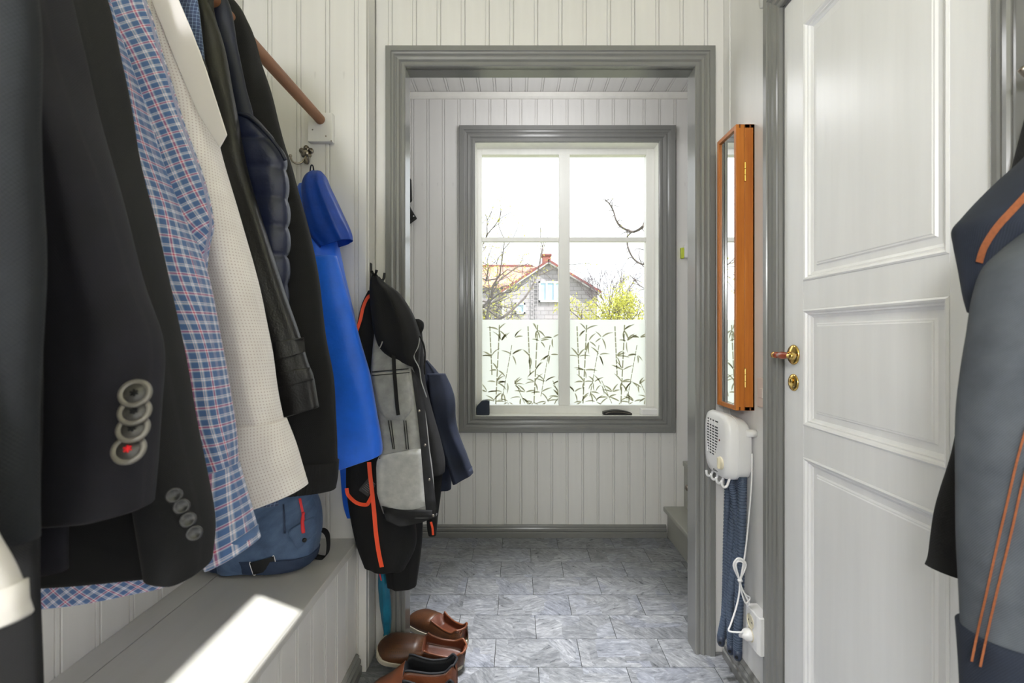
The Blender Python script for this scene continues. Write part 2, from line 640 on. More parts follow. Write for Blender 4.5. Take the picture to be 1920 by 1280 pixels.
# lobby: window wall, side walls
WX0, WX1, WB, WT = -0.2313, 0.803, 0.68, 2.221       # opening inside the casing
bw = MB()
bw.box((-1.6, YB + .012, 0), (WX0, YB + .16, ZC + .05))
bw.box((WX1, YB + .012, 0), (2.2, YB + .16, ZC + .05))
bw.box((WX0, YB + .012, 0), (WX1, YB + .16, WB))
bw.box((WX0, YB + .012, WT), (WX1, YB + .16, ZC + .05))
wbk = struct(bw.build('wall_back', M['white']))
w = 0.0873
x = -0.318 - 15 * w
while x < 2.1:
    a0, a1 = x, x + w
    if a1 <= WX0 - .03 or a0 >= WX1 + .03:
        plank(wbk, w, (x, YB + .012, 0), 0, ZC - .03)
    else:
        plank(wbk, w, (x, YB + .012, 0), 0, WB - .02)
        plank(wbk, w, (x, YB + .012, WT + .02), 0, ZC - .03 - WT - .02)
    x += w
struct(MB().box((-1.7, YD + .05, 0), (-1.6, YB + .1, ZC + .09)).build('wall_lobby_left', M['white2']))
struct(MB().box((2.2, YD + .05, 0), (2.3, YB + .1, ZC + .09)).build('wall_lobby_right', M['white2']))
# cornice and skirting of the lobby
tr = MB().extrude([(-1.6, YB, ZC - .034), (-1.6, YB - .012, ZC - .034), (-1.6, YB - .02, ZC - .026), (-1.6, YB - .022, ZC - .002), (-1.6, YB, ZC - .002)], (3.8, 0, 0)).build('trim_2', M['ceil'])
struct(tr, 'white cornice strip over the window wall')
bb = [(0, 0), (-.020, 0), (-.020, .026), (-.013, .031), (-.017, .036), (-.017, .048), (-.010, .054), (-.012, .060), (-.006, .066), (0, .068)]
struct(MB().extrude([(-1.6, YB + d, z) for d, z in bb], (2.445, 0, 0)).build('baseboard_back', M['grey']))
struct(MB().extrude([(XR + d, DY1 + .075, z) for d, z in bb], (0, YD - .026 - DY1 - .075, 0)).build('baseboard_right', M['grey']))

# ------------------------------------------------------------------ window of the lobby
YF = 2.765
win = struct(MB().box((WX0, YF, WB), (WX0 + .031, YF + .05, WT)).build('window_1', M['sash'], bevel=.002), 'white two-light window in grey casing with bamboo film')
MB().box((.757, YF, WB), (WX1, YF + .05, WT)).build('frame_stile', M['sash'], win, bevel=.002)
MB().box((WX0 + .031, YF, 2.187), (.757, YF + .05, WT)).build('frame_head', M['sash'], win, bevel=.002)
MB().box((WX0 + .031, YF, WB), (.757, YF + .05, .727)).build('frame_sill', M['sash'], win, bevel=.002)
MB().box((.248, YF - .004, .727), (.312, YF + .05, 2.187)).build('mullion', M['sash'], win, bevel=.003)
for a_, b_ in ((-.2, .248), (.312, .757)):
    MB().box((a_, YF + .006, 1.682), (b_, YF + .04, 1.707)).build('glazing_bar', M['sash'], win, bevel=.002)
    for z0_, z1_ in ((.727, 1.682), (1.707, 2.187)):
        MB().box((a_, YF + .022, z0_), (b_, YF + .026, z1_)).build('pane', M['glass'], win)
casing('trim', M['grey'], lambda u, v, p: Vector((u, YB - p, v)), (WX0, WB, WX1, WT), widths=1.32, parent=win)
# reveal boards
MB().box((WX0 - .012, YB - .001, WB), (WX0 + .0015, YF + .05, WT)).build('reveal', M['sash'], win)
MB().box((WX1 - .0015, YB - .001, WB), (WX1 + .012, YF + .05, WT)).build('reveal', M['sash'], win)
MB().box((WX0, YB - .001, WT - .0015), (WX1, YF + .05, WT + .012)).build('reveal', M['sash'], win)
MB().box((WX0, YB - .006, WB - .012), (WX1, YF + .05, WB + .0005)).build('window_sill', M['sash'], win, bevel=.002)

# frosted film with the bamboo print, one sheet on each light
random.seed(5)
def leaf_poly(c, ang, L, wd_, bend):
    pts_l, pts_r = [], []
    N = 7
    for i in range(N + 1):
        t = i / N
        a = ang + bend * (t - .3)
        p = Vector((math.cos(ang) * L * t - math.sin(ang) * bend * L * t * t * .5, math.sin(ang) * L * t + math.cos(ang) * bend * L * t * t * .5))
        nrm = Vector((-math.sin(a), math.cos(a)))
        h = wd_ * math.sin(PI * min(1, t * .92 + .08)) ** .8 * (1 - .25 * t)
        pts_l.append(c + p + nrm * h)
        pts_r.append(c + p - nrm * h)
    return pts_l, pts_r
for a_, b_ in ((-.2, .248), (.312, .757)):
    fm = MB().box((a_ + .001, YF + .0195, .729), (b_ - .001, YF + .0215, 1.227)).build('frosted_film', M['film'], win)
    pb = MB()
    ya = YF + .0188
    def quadstrip(L_, R_):
        n = len(L_)
        vs_ = [(p.x, ya, p.y) for p in L_] + [(p.x, ya, p.y) for p in R_] + [(p.x, ya + .0006, p.y) for p in L_] + [(p.x, ya + .0006, p.y) for p in R_]
        fs = []
        for i in range(n - 1):
            fs.append((i, i + 1, n + i + 1, n + i))
            fs.append((2 * n + i, 3 * n + i, 3 * n + i + 1, 2 * n + i + 1))
        pb.add(vs_, fs)
    def clampv(p):
        return Vector((min(max(p.x, a_ + .002), b_ - .002), min(max(p.y, .731), 1.205)))
    def leaf(c, ang, L, wd_, bend):
        l_, r_ = leaf_poly(c, ang, L, wd_, bend)
        quadstrip([clampv(p) for p in l_], [clampv(p) for p in r_])
    def stalk(p0, p1, r):
        d = (p1 - p0)
        n = 9
        nr = Vector((-d.y, d.x)).normalized() * r
        for i in range(n):
            q0 = p0 + d * (i / n + .008)
            q1 = p0 + d * ((i + 1) / n - .008)
            quadstrip([clampv(q0 + nr), clampv(q1 + nr)], [clampv(q0 - nr), clampv(q1 - nr)])
    wdt = b_ - a_
    for rep in (0, 1):
        ox = a_ + wdt * (.20 + .5 * rep)
        s1, s2 = .0034, .0022
        stalk(Vector((ox + .012, 1.20)), Vector((ox - .01, .732)), s1)
        stalk(Vector((ox - .045, 1.19)), Vector((ox - .032, .90)), s1)
        stalk(Vector((ox + .085, 1.08)), Vector((ox + .03, .775)), s2)
        stalk(Vector((ox + .10, .87)), Vector((ox + .16, .735)), s2)
        for cx_, cz_ in ((.008, 1.165), (.025, 1.10), (-.035, 1.01), (.0, .93), (.055, .86), (.098, .845), (-.005, .86), (.085, 1.02), (.03, .80), (.14, .77), (.10, 1.12), (-.06, .80), (-.015, .745), (.065, .745)):
            c = Vector((ox + cx_, cz_))
            for q in range(random.choice((3, 4, 4))):
                ang = random.choice((.35, .75, 1.2, 2.0, 2.5, 2.85, 3.6, 4.4, 5.2, 5.8)) + random.uniform(-.15, .15)
                bend = -.9 if math.cos(ang) > 0 else .9
                leaf(c + Vector((math.cos(ang), math.sin(ang))) * .006, ang, random.uniform(.04, .068), random.uniform(.0036, .0056), bend * random.uniform(.4, 1.1))
    pb.build('bamboo_print', M['leafprint'], fm, fix=False)

# ------------------------------------------------------------------ stairs at the right of the lobby
st = thing('staircase', 'grey painted wooden stair steps at the right of the window lobby', 'stairs', (1.3, 2.2, 0))
MB().box((.852, YD + .06, 0), (2.19, YB - .002, .145)).build('riser', M['step'], st, bevel=.002)
MB().box((.828, YD + .06, .145), (2.19, YB - .002, .172)).build('tread', M['step'], st, bevel=.006)
MB().box((.945, YD + .3, .172), (2.19, YB - .003, .40)).build('riser', M['step'], st, bevel=.002)
MB().box((.938, YD + .3, .40), (2.19, YB - .003, .428)).build('tread', M['step'], st, bevel=.004)
MB().lathe([(.0, 0), (.012, 0), (.016, .006), (.016, .014), (.008, .02), (0, .021)], (.945, 2.60, .30), (-1, 0, 0)).build('knob', M['steel'], st, smooth=True)

# ------------------------------------------------------------------ closet door in the right wall
dr = thing('panelled_door', 'white three-panel enamel door with brass lever handle in the right wall', 'door', (XR + .02, (DY0 + DY1) / 2, 0.01))
XD = XR + .002                               # face of the stiles
PY0, PY1 = .8207, 1.238
pan = [(.22, .8165), (.897, 1.199), (1.273, 1.945)]
MB().box((XD, PY1, .01), (XD + .036, DY1, DZ)).build('stile', M['door'], dr, bevel=.002)
MB().box((XD, DY0, .01), (XD + .036, PY0, DZ)).build('stile', M['door'], dr, bevel=.002)
zs = [.01, .22, .8165, .897, 1.199, 1.273, 1.945, DZ]
for i in range(0, 8, 2):
    MB().box((XD, PY0, zs[i]), (XD + .036, PY1, zs[i + 1])).build('rail', M['door'], dr, bevel=.001)
for z0_, z1_ in pan:
    # sunk panel with a raised field
    g = .024
    pm = MB()
    xa, xb, xc2 = XD + .013, XD + .009, XD + .0075
    def rectp(x_, m_):
        return [(x_, PY0 + m_, z0_ + m_), (x_, PY1 - m_, z0_ + m_), (x_, PY1 - m_, z1_ - m_), (x_, PY0 + m_, z1_ - m_)]
    rings_ = [rectp(XD + .02, 0), rectp(xa, 0), rectp(xa, g + .012), rectp(xa - .004, g + .015), rectp(xa - .004, g + .018), rectp(xa - .0055, g + .020)]
    vs_ = sum(rings_, [])
    fs = []
    for q in range(len(rings_) - 1):
        for j in range(4):
            fs.append((q * 4 + j, q * 4 + (j + 1) % 4, q * 4 + 4 + (j + 1) % 4, q * 4 + 4 + j))
    fs.append(tuple(range(len(vs_) - 4, len(vs_))))
    pm.add(vs_, fs)
    po = pm.build('panel', M['door'], dr)
    # moulding round the panel
    mpf = [(0, -.001), (.004, -.003), (.008, -.001), (.011, .004), (.014, .004), (.016, .009), (.022, .012), (.022, .014), (0, .014)]
    mm = MB()
    n = len(mpf)
    for (ay, az, by, bz, d0, d1) in ((PY0, z0_, PY1, z0_, (1, 1), (-1, 1)), (PY1, z0_, PY1, z1_, (-1, 1), (-1, -1)), (PY1, z1_, PY0, z1_, (-1, -1), (1, -1)), (PY0, z1_, PY0, z0_, (1, -1), (1, 1))):
        vs_ = [(XD + d, ay + d0[0] * o_, az + d0[1] * o_) for o_, d in mpf] + [(XD + d, by + d1[0] * o_, bz + d1[1] * o_) for o_, d in mpf]
        mm.add(vs_, [(i, (i + 1) % n, n + (i + 1) % n, n + i) for i in range(n)])
    mm.build('panel_moulding', M['door'], po)
# frame: stop, gap and casing
dtr = struct(MB().box((XR + .001, DY1 + .003, 0), (XR + .06, DY1 + .012, DZ + .01)).build('trim_3', M['grey']), 'grey casing round the white closet door')
MB().box((XR + .001, DY0 - .012, 0), (XR + .06, DY0 - .003, DZ + .01)).build('jamb', M['grey'], dtr)
casing('trim', M['grey'], lambda u, v, p: Vector((XR - p * .85, u, v)), (DY0 - .004, 0, DY1 + .004, DZ + .006), widths=1.0, bottom=False, parent=dtr)
# brass lever handle and key plate
hy, hz = 1.281, 1.08
ros = MB().lathe([(0, 0), (.027, 0), (.027, .002), (.024, .005), (.018, .006), (.012, .009), (.0, .009)], (XD, hy, hz), (-1, 0, 0), 32)
for i in range(len(ros.v)):
    v = ros.v[i]
    ros.v[i] = (v[0], v[1], hz + (v[2] - hz) * 1.0)
ro = ros.build('handle_rosette', M['brass'], dr, smooth=True)
MB().tube([(XD - .004, hy, hz), (XD - .03, hy, hz), (XD - .05, hy - .001, hz), (XD - .056, hy - .006, hz), (XD - .057, hy - .02, hz)], [.009, .0075, .0075, .009, .0085], 12).build('handle_neck', M['brass'], ro, smooth=True)
MB().lathe([(0, 0), (.0085, 0), (.0085, .006), (.006, .008), (.0075, .014), (.0105, .03), (.009, .045), (.0065, .055), (.006, .06), (0, .06)], (XD - .057, hy - .016, hz), (0, -1, 0), 20).build('wooden_grip', plain('red_brown_grip', srgb(150, 66, 40), .25, coat=.5), ro, smooth=True)
MB().lathe([(0, 0), (.007, 0), (.0085, .003), (.007, .007), (.009, .012), (.0085, .018), (.004, .022), (0, .022)], (XD - .057, hy - .076, hz), (0, -1, 0), 20).build('brass_end', M['brass'], ro, smooth=True)
kp = MB().lathe([(0, 0), (.023, 0), (.023, .002), (.020, .0045), (.014, .0055), (0, .0055)], (XD, hy, 1.005), (-1, 0, 0), 32).build('key_plate', M['brass'], dr, smooth=True)
MB().lathe([(0, 0), (.008, 0), (.008, .004), (.004, .006), (0, .006)], (XD - .0055, hy, 1.011), (-1, 0, 0), 16).build('key_cover', M['brass'], kp, smooth=True)
for dz_ in (-.011, ):
    for dy_ in (-.010, .010):
        MB().lathe([(0, 0), (.0028, 0), (.002, .0015), (0, .0015)], (XD - .0052, hy + dy_, 1.005 + dz_), (-1, 0, 0), 10).build('screw', M['steel'], kp, smooth=True)
# ------------------------------------------------------------------ fill lamps added out of view to brighten the two rooms
def added_fill_lamp(label, loc, watts, col, drop=0.0):
    t = thing('added_fill_lamp', label, 'lamp', (loc[0], loc[1], ZC))
    MB().lathe([(0, 0), (.09, 0), (.09, .02), (.05, .03), (0, .03)], (loc[0], loc[1], ZC), (0, 0, -1)).build('ceiling_rose', M['plastic'], t, smooth=True)
    if drop:
        MB().tube([(loc[0], loc[1], ZC - .02), (loc[0], loc[1], ZC - drop - .04)], .004, 8).build('pendant_cord', M['black'], t)
    a = NT('opal_glass_lit')
    a.set(Base_Color=(.9, .9, .88, 1), Emission_Color=col + (1,), Emission_Strength=1.5)
    MB().lathe([(.05, .03), (.10, .05), (.125, .09), (.12, .12), (.08, .145), (0, .15)], (loc[0], loc[1], ZC - drop), (0, 0, -1)).build('opal_shade', a.m, t, smooth=True)
    ld = bpy.data.lights.new('fill_lamp_light', 'POINT')
    ld.energy = watts
    ld.color = col
    ld.shadow_soft_size = .14
    lo = bpy.data.objects.new('fill_lamp_light', ld)
    COL.objects.link(lo)
    lo.parent = t
    lo.location = (0, 0, -.30 - drop)
added_fill_lamp('opal glass pendant lamp added unseen behind the camera for fill light', (-0.62, -1.1), NEAR_W, (.97, .985, 1.0), .5)
added_fill_lamp('opal glass ceiling lamp added unseen to brighten the window lobby', (0.15, 2.08), FAR_W, (.98, .985, 1.0))

# downlight added out of view to brighten the floor at the doorway
dlt = thing('added_fill_downlight', 'small ceiling downlight added unseen to brighten the doorway floor', 'lamp', (.08, 1.5, ZC))
MB().lathe([(.03, 0), (.045, 0), (.045, .004), (.036, .008), (.03, .004)], (.08, 1.5, ZC), (0, 0, -1), 24).build('trim_ring', M['steel'], dlt, smooth=True)
sd_ = bpy.data.lights.new('fill_downlight_beam', 'SPOT')
sd_.energy = SPOT_W
sd_.spot_size = R(40)
sd_.spot_blend = 1.0
sd_.shadow_soft_size = .16
sd_.color = (.96, .97, 1.0)
so_ = bpy.data.objects.new('fill_downlight_beam', sd_)
COL.objects.link(so_)
so_.parent = dlt
so_.location = (0, 0, -.02)
so_.rotation_euler = (R(4), R(-1), 0)

# ------------------------------------------------------------------ bench
bn = thing('storage_bench', 'long grey-topped bench with white boarded front along the left wall', 'bench', (-.72, .4, 0))
BX = -0.529
MB().box((-.850, YREAR + .01, .425), (BX, YR - .001, .45)).build('bench_lid', M['greyb'], bn, bevel=.002)
MB().box((XL + .001, YREAR + .01, .425), (-.8525, YR - .001, .4495)).build('back_strip', M['greyb'], bn, bevel=.001)
bf = MB().box((BX - .045, YREAR + .01, 0), (BX - .020, YR - .001, .425)).build('front_panel', M['gap'], bn)
w = .0855
k = 0
while YR - (k + 1) * w > -.6:
    plank(bf, w, (BX - .020, YR - .004 - (k + 1) * w, 0), R(90), .424)
    k += 1
MB().extrude([(BX - .008 - d_, YREAR + .01, z_) for d_, z_ in bb], (0, YR - YREAR - .02, 0)).build('skirting', M['grey'], bn)

# ------------------------------------------------------------------ coat rod and bracket
rd = thing('coat_rod', 'round brown oak coat rod ending in a white bracket block', 'coat rod', (-.65, YR, 1.84))
RX, RZ = -.652, 1.850
MB().tube([(RX, YREAR + .02, RZ), (RX, .2, RZ), (RX, YR - .022, RZ)], .0162, 24).build('rod', M['rod'], rd, smooth=True)
p0, p1 = P(577, 211, 1.578), P(623, 265, 1.578)
MB().box((p0.x, 1.578, p1.z), (p1.x, YR - .0005, p0.z)).build('bracket', M['white2'], rd, bevel=.002)
for px_, py_ in ((586, 243), (611, 255), (621, 264)):
    q = P(px_, py_, 1.5775)
    MB().lathe([(0, 0), (.0025, 0), (.002, .001), (0, .001)], q, (0, -1, 0), 8).build('screw', M['steel'], rd)

# ornate coat hook
hk = thing('ornate_coat_hook', 'small antique metal coat hook with leaf-shaped back plate under the rod bracket', 'hook', P(575, 290, YR - .001))
hb = P(575, 288, YR - .002)
pl_ = MB()
for ang, rr, L_ in ((90, .009, .017), (30, .008, .018), (150, .008, .018), (-30, .006, .012), (210, .006, .012), (-90, .009, .026)):
    d = Vector((math.cos(R(ang)), 0, math.sin(R(ang))))
    c = hb + d * L_
    n_ = 16
    cs = [c + Vector((math.cos(2 * PI * i / n_) * rr, 0, math.sin(2 * PI * i / n_) * rr * 1.15)) for i in range(n_)]
    pl_.extrude([v + Vector((0, -.005, 0)) for v in cs], (0, .006, 0))
    pl_.lathe([(0, 0), (rr * .55, 0), (rr * .45, .003), (0, .0045)], c + Vector((0, -.005, 0)), (0, -1, 0), 12)
pl_.lathe([(0, 0), (.012, 0), (.010, .005), (.005, .008), (0, .008)], hb + Vector((0, -.004, 0)), (0, -1, 0), 14)
pl_.build('back_plate', M['steel'], hk, smooth=True)
def hookarm(sx):
    pts = [hb + Vector((0, -.006, -.012)), hb + Vector((sx * .010, -.014, -.034)), hb + Vector((sx * .024, -.022, -.041)), hb + Vector((sx * .036, -.028, -.034)), hb + Vector((sx * .040, -.031, -.020))]
    mb = MB().tube(curve_pts(pts, 5), .0032, 10)
    mb.lathe([(0, -.004), (.004, -.003), (.0055, .001), (.004, .005), (0, .006)], pts[-1], (0, 0, 1), 12)
    return mb.build('prong', M['steel'], hk, smooth=True)
hookarm(-1)
hookarm(.55)

# black hook on the return of the wall
bh = thing('black_coat_hook', 'black metal coat hook on the corner beside the doorway casing', 'hook', (XC + .004, 1.64, 1.36))
q = P(695, 505, 1.64)
MB().box((XC + .001, 1.63, q.z - .06), (XC + .005, 1.65, q.z + .022)).build('back_plate', M['black'], bh, bevel=.001)
MB().tube(curve_pts([(XC + .004, 1.64, q.z - .03), (XC + .025, 1.64, q.z - .045), (XC + .045, 1.64, q.z - .035), (XC + .05, 1.64, q.z - .012)], 5), .0045, 10).build('prong', M['black'], bh, smooth=True)

# ------------------------------------------------------------------ mirror cabinet
mc = thing('mirror_cabinet', 'narrow honey-oak cabinet with mirror front on the right wall', 'mirror', (XR, 1.555, .9))
MY0, MY1, MZ0, MZ1 = 1.487, 1.627, .8966, 1.794
xf, xm = .688, .715
bdy = MB()
bdy.box((xm + .0007, MY0, MZ0), (XR - .0005, MY0 + .012, MZ1)).box((xm + .0007, MY1 - .012, MZ0), (XR - .0005, MY1, MZ1)).box((xm + .0007, MY0, MZ0), (XR - .0005, MY1, MZ0 + .012)).box((xm + .0007, MY0, MZ1 - .012), (XR - .0005, MY1, MZ1)).box((XR - .006, MY0, MZ0), (XR - .0005, MY1, MZ1))
bdy.build('cabinet_body', M['oak'], mc, bevel=.001)
dd = MB()
fw = .014
dd.box((xf, MY0, MZ0), (xm, MY0 + fw, MZ1)).box((xf, MY1 - fw, MZ0), (xm, MY1, MZ1)).box((xf, MY0 + fw, MZ0), (xm, MY1 - fw, MZ0 + fw)).box((xf, MY0 + fw, MZ1 - fw), (xm, MY1 - fw, MZ1))
mdo = dd.build('cabinet_door', M['oak'], mc, bevel=.0015)
MB().box((xf + .006, MY0 + fw, MZ0 + fw), (xf + .010, MY1 - fw, MZ1 - fw)).build('mirror_glass', plain('mirror_silver', (.93, .94, .94, 1), .01, 1.0, var=0), mdo)
for zz in (1.645, 1.0):
    hg = MB().box((xm - .002, MY0 - .0015, zz - .03), (xm + .004, MY0 + .001, zz + .03))
    for q_ in range(3):
        hg.tube([(xm + .001, MY0 - .002, zz - .03 + q_ * .02), (xm + .001, MY0 - .002, zz - .012 + q_ * .02)], .0026, 8)
    hg.build('hinge', M['brass'], mdo)
for zz in (MZ0 + .006, MZ1 - .006):
    for xx in (xf + .012, XR - .014):
        MB().box((xx - .0025, MY0 - .0006, zz - .0055), (xx + .0025, MY0 + .004, zz + .0055)).build('joint_key', wood_mat('dark_oak_%d' % int(zz * 1000 + xx * 100), srgb(96, 50, 18), srgb(120, 66, 26), (1, 1, .3)), mc)

# ------------------------------------------------------------------ boot dryer with four hoses
bd = thing('boot_dryer', 'white plastic boot dryer with grille, dial and four hanging hoses', 'boot dryer', (XR - .05, 1.56, .66))
DYC, DZ0_, DZ1_ = 1.565, .670, .885
dm = MB()
# body: rings stacked along -x, rounded rectangle in (y, z) that narrows at the bottom
def rr_ring(x_, hw_t, hw_b, z0_, z1_, n=40):
    out = []
    for i in range(n):
        a = 2 * PI * i / n
        c, s_ = math.cos(a), math.sin(a)
        ex = .5
        yy = math.copysign(abs(c) ** ex, c)
        zz = math.copysign(abs(s_) ** ex, s_)
        t = (zz + 1) / 2
        out.append((x_, DYC + yy * (hw_b + (hw_t - hw_b) * t), z0_ + (z1_ - z0_) * t))
    return out
rgs = [rr_ring(.735, .085, .080, DZ0_ + .004, DZ1_ - .03), rr_ring(.722, .093, .088, DZ0_, DZ1_ - .018), rr_ring(.690, .096, .092, DZ0_, DZ1_ - .008), rr_ring(.6895, .0945, .0905, DZ0_ + .001, DZ1_ - .009), rr_ring(.688, .0945, .0905, DZ0_ + .001, DZ1_ - .009), rr_ring(.6875, .096, .092, DZ0_, DZ1_ - .008), rr_ring(.668, .094, .090, DZ0_ + .002, DZ1_ - .002), rr_ring(.658, .088, .084, DZ0_ + .008, DZ1_ - .006), rr_ring(.653, .078, .074, DZ0_ + .018, DZ1_ - .016), rr_ring(.651, .055, .052, DZ0_ + .04, DZ1_ - .04), rr_ring(.650, .02, .02, DZ0_ + .08, DZ1_ - .08)]
n = 40
vs_ = sum(rgs, [])
fs = [(q_ * n + j, q_ * n + (j + 1) % n, q_ * n + n + (j + 1) % n, q_ * n + n + j) for q_ in range(len(rgs) - 1) for j in range(n)]
fs += [tuple(range(n)), tuple(range(len(vs_) - n, len(vs_)))]
dm.add(vs_, fs)
dbody = dm.build('dryer_body', M['plastic'], bd, smooth=True)
smooth_by_angle(dbody, 50)
# grille: dark slots set between ribs
M['slot'] = plain('dark_grille_slot', srgb(40, 42, 46), .7)
for i in range(13):
    zz = DZ1_ - .035 - i * .0092
    hw = .052 * math.sqrt(max(0.02, 1 - ((i - 3.0) / 10.5) ** 2)) if i > 3 else .050
    MB().box((.6505 - .0006 + (.0012 if i < 2 else 0), DYC + .018 - hw, zz), (.656, DYC + .018 + hw * .72, zz + .0042)).build('grille_slot', M['slot'], dbody)
for yy in (-.022, .0, .02, .04):
    MB().box((.6488, DYC + .012 + yy - .0016, DZ1_ - .145), (.6515, DYC + .012 + yy + .0016, DZ1_ - .03)).build('grille_rib', M['plastic'], dbody)
MB().lathe([(0, 0), (.0035, 0), (.003, .002), (0, .0025)], (.6515, DYC - .045, DZ1_ - .088), (-1, 0, 0), 12).build('indicator_light', plain('dark_red_lens', srgb(110, 26, 40), .2), dbody)
dl = MB().lathe([(0, 0), (.021, 0), (.021, .003), (.018, .006), (0, .006)], (.6535, DYC - .052, DZ0_ + .056), (-1, 0, 0), 24).build('dial', M['ivory'], dbody, smooth=True)
MB().box((.641, DYC - .057, DZ0_ + .038), (.650, DYC - .047, DZ0_ + .074)).build('dial_grip', M['ivory'], dl, bevel=.002)
# maker's script: a small pen stroke
sc_ = [(.0, .0), (-.004, .004), (-.008, .001), (-.004, -.003), (.004, -.002), (.009, .002), (.012, -.001), (.016, .002), (.019, -.001), (.024, .001)]
MB().tube([(.6515, DYC - .004 - y_, DZ0_ + .021 + z_) for y_, z_ in sc_], .0007, 6).build('script_mark', M['slot'], dbody)
MB().box((.654, DYC + .070, DZ0_ + .06), (.657, DYC + .076, DZ0_ + .074)).build('rating_mark', M['slot'], dbody)
MB().tube([(.716, DYC - .085, DZ1_ - .058), (XR - .0005, DYC - .085, DZ1_ - .058)], .012, 16).build('wall_peg', M['plastic'], bd, smooth=True)
for i, yy in enumerate((-.062, -.022, .018, .058)):
    pts = [(.676, DYC + yy, DZ0_ + .012), (.668, DYC + yy, DZ0_ - .012), (.660, DYC + yy, DZ0_ - .018), (.652, DYC + yy, DZ0_ - .012), (.650, DYC + yy, DZ0_ + .002)]
    MB().tube(curve_pts(pts, 4), .0042, 8).build('hook', M['plastic'], bd, smooth=True)
M['hose'] = plain('grey_blue_hose', srgb(78, 90, 110), .42, var=.08)
M['hose_end'] = plain('dark_blue_hose_end', srgb(52, 60, 78), .4)
hoses = [((1365, 905), (1362, 1010), (1360, 1110), (1357, 1180), 1.60, .011), ((1380, 905), (1372, 1010), (1366, 1110), (1352, 1192), 1.56, .0125),
         ((1372, 905), (1383, 1000), (1370, 1120), (1370, 1208), 1.53, .0115), ((1392, 905), (1390, 1010), (1386, 1120), (1383, 1218), 1.49, .0135)]
for a_, b_, c_, d_, Y_, r_ in hoses:
    cp = curve_pts([P(a_[0], a_[1] - 8, Y_), P(*a_, Y_), P(*b_, Y_), P(*c_, Y_), P(*d_, Y_)], 18)
    cp = [Vector((min(v.x, XR - .016), v.y, v.z)) for v in cp]
    pts, rad = [], []
    for i in range(len(cp) - 1):
        for f_, k_ in ((0, 1), (.5, 1), (.56, .8), (.94, .8)):
            pts.append(cp[i].lerp(cp[i + 1], f_))
            rad.append(r_ * k_)
    ho = smooth_by_angle(MB().tube(pts, rad, 14).build('hose', M['hose'], bd), 40)
    e = cp[-1]
    MB().lathe([(0, -.004), (r_ * .98, -.003), (r_ * 1.02, .008), (r_ * .98, .022), (r_ * .7, .030), (0, .031)], e, (0, 0, -1), 16).build('hose_end', M['hose_end'], ho, smooth=True)
    MB().lathe([(0, 0), (.005, 0), (.005, .002), (0, .002)], e + Vector((-r_ * .6, -r_ * .75, -.016)), (-.6, -.75, 0), 10).build('hose_hole', M['black'], ho)

# power cord, bundled, and its plug
cdm = MB()
c1 = [P(1409, 900, 1.475), P(1406, 960, 1.475), P(1400, 1020, 1.475), P(1394, 1060, 1.475), P(1385, 1100, 1.46)]
c1 = [P(1410, 850, 1.478), P(1409, 905, 1.475), P(1405, 960, 1.475), P(1398, 1030, 1.47), P(1393, 1060, 1.46), P(1388, 1088, 1.45)]
cdm.tube(curve_pts(c1, 6), .0026, 8)
for k, (wx, top, bot) in enumerate(((9, 1049, 1126), (12, 1046, 1132), (7, 1052, 1120))):
    lp = [P(1387, 1088, 1.45 - .004 * k), P(1387 - wx, 1060, 1.45 - .004 * k), P(1385, top, 1.45 - .004 * k), P(1387 + wx, 1058, 1.45 - .004 * k), P(1388, 1090, 1.447 - .004 * k), P(1396, 1112, 1.447 - .004 * k), P(1404 + k, bot, 1.45 - .004 * k), P(1398, 1130, 1.45 - .003 * k), P(1390, 1108, 1.45 - .003 * k), P(1387, 1088, 1.45 - .003 * k)]
    cdm.tube(curve_pts(lp, 5), .0026, 8)
c3 = [P(1387, 1088, 1.445), P(1386, 1112, 1.44), P(1380, 1140, 1.43), P(1370, 1170, 1.42), P(1366, 1181, 1.415), P(1372, 1184, 1.41), P(1384, 1185, 1.405), P(1392, 1185, 1.40)]
cdm.tube(curve_pts(c3, 6), .0026, 8)
pcord = cdm.build('power_cord', M['plastic'], bd, smooth=True)
MB().tube([P(1384, 1089, 1.44), P(1391, 1087, 1.44)], .0055, 10).build('cord_tie', M['plastic'], pcord, smooth=True)
sk = thing('wall_socket', 'white double wall socket with a plug in its lower outlet', 'socket', (XR, 1.45, .28))
SY0, SY1 = 1.388, 1.472
zt, zb = P(1403, 1137, 1.45).z, P(1403, 1206, 1.45).z
sx = XR - .038
MB().extrude([(XR - .0005, SY0, zb), (sx + .004, SY0, zb), (sx, SY0 + .012, zb), (sx, SY1 - .006, zb), (sx + .006, SY1, zb), (XR - .0005, SY1, zb)], (0, 0, zt - zb)).build('socket_body', M['plastic'], sk, bevel=.003)
for i, zz in enumerate((zt - .036, zb + .036)):
    so = MB().lathe([(.0205, 0), (.0205, .0015), (.0185, .0015), (.0175, -.0008), (0, -.0008)], (sx - .0004, 1.437, zz), (-1, 0, 0), 28).build('outlet_ring', M['ivory'], sk, smooth=False)
    for dy_ in (-.0095, .0095):
        MB().lathe([(0, 0), (.0026, 0), (0, .0004)], (sx - .0012, 1.437 + dy_, zz), (-1, 0, 0), 10).build('contact_hole', M['black'], so)
pz = zb + .036
pe = c3[-1]
pb_ = MB().tube(curve_pts([pe, Vector((pe.x + .006, 1.425, pz + .004)), Vector((sx - .022, 1.434, pz)), Vector((sx - .0012, 1.437, pz))], 4), [.0032] * 4 + [.0055] * 3 + [.009, .012, .0165, .018, .018, .018], 14)
pb_.build('plug', M['plastic'], bd, smooth=True)

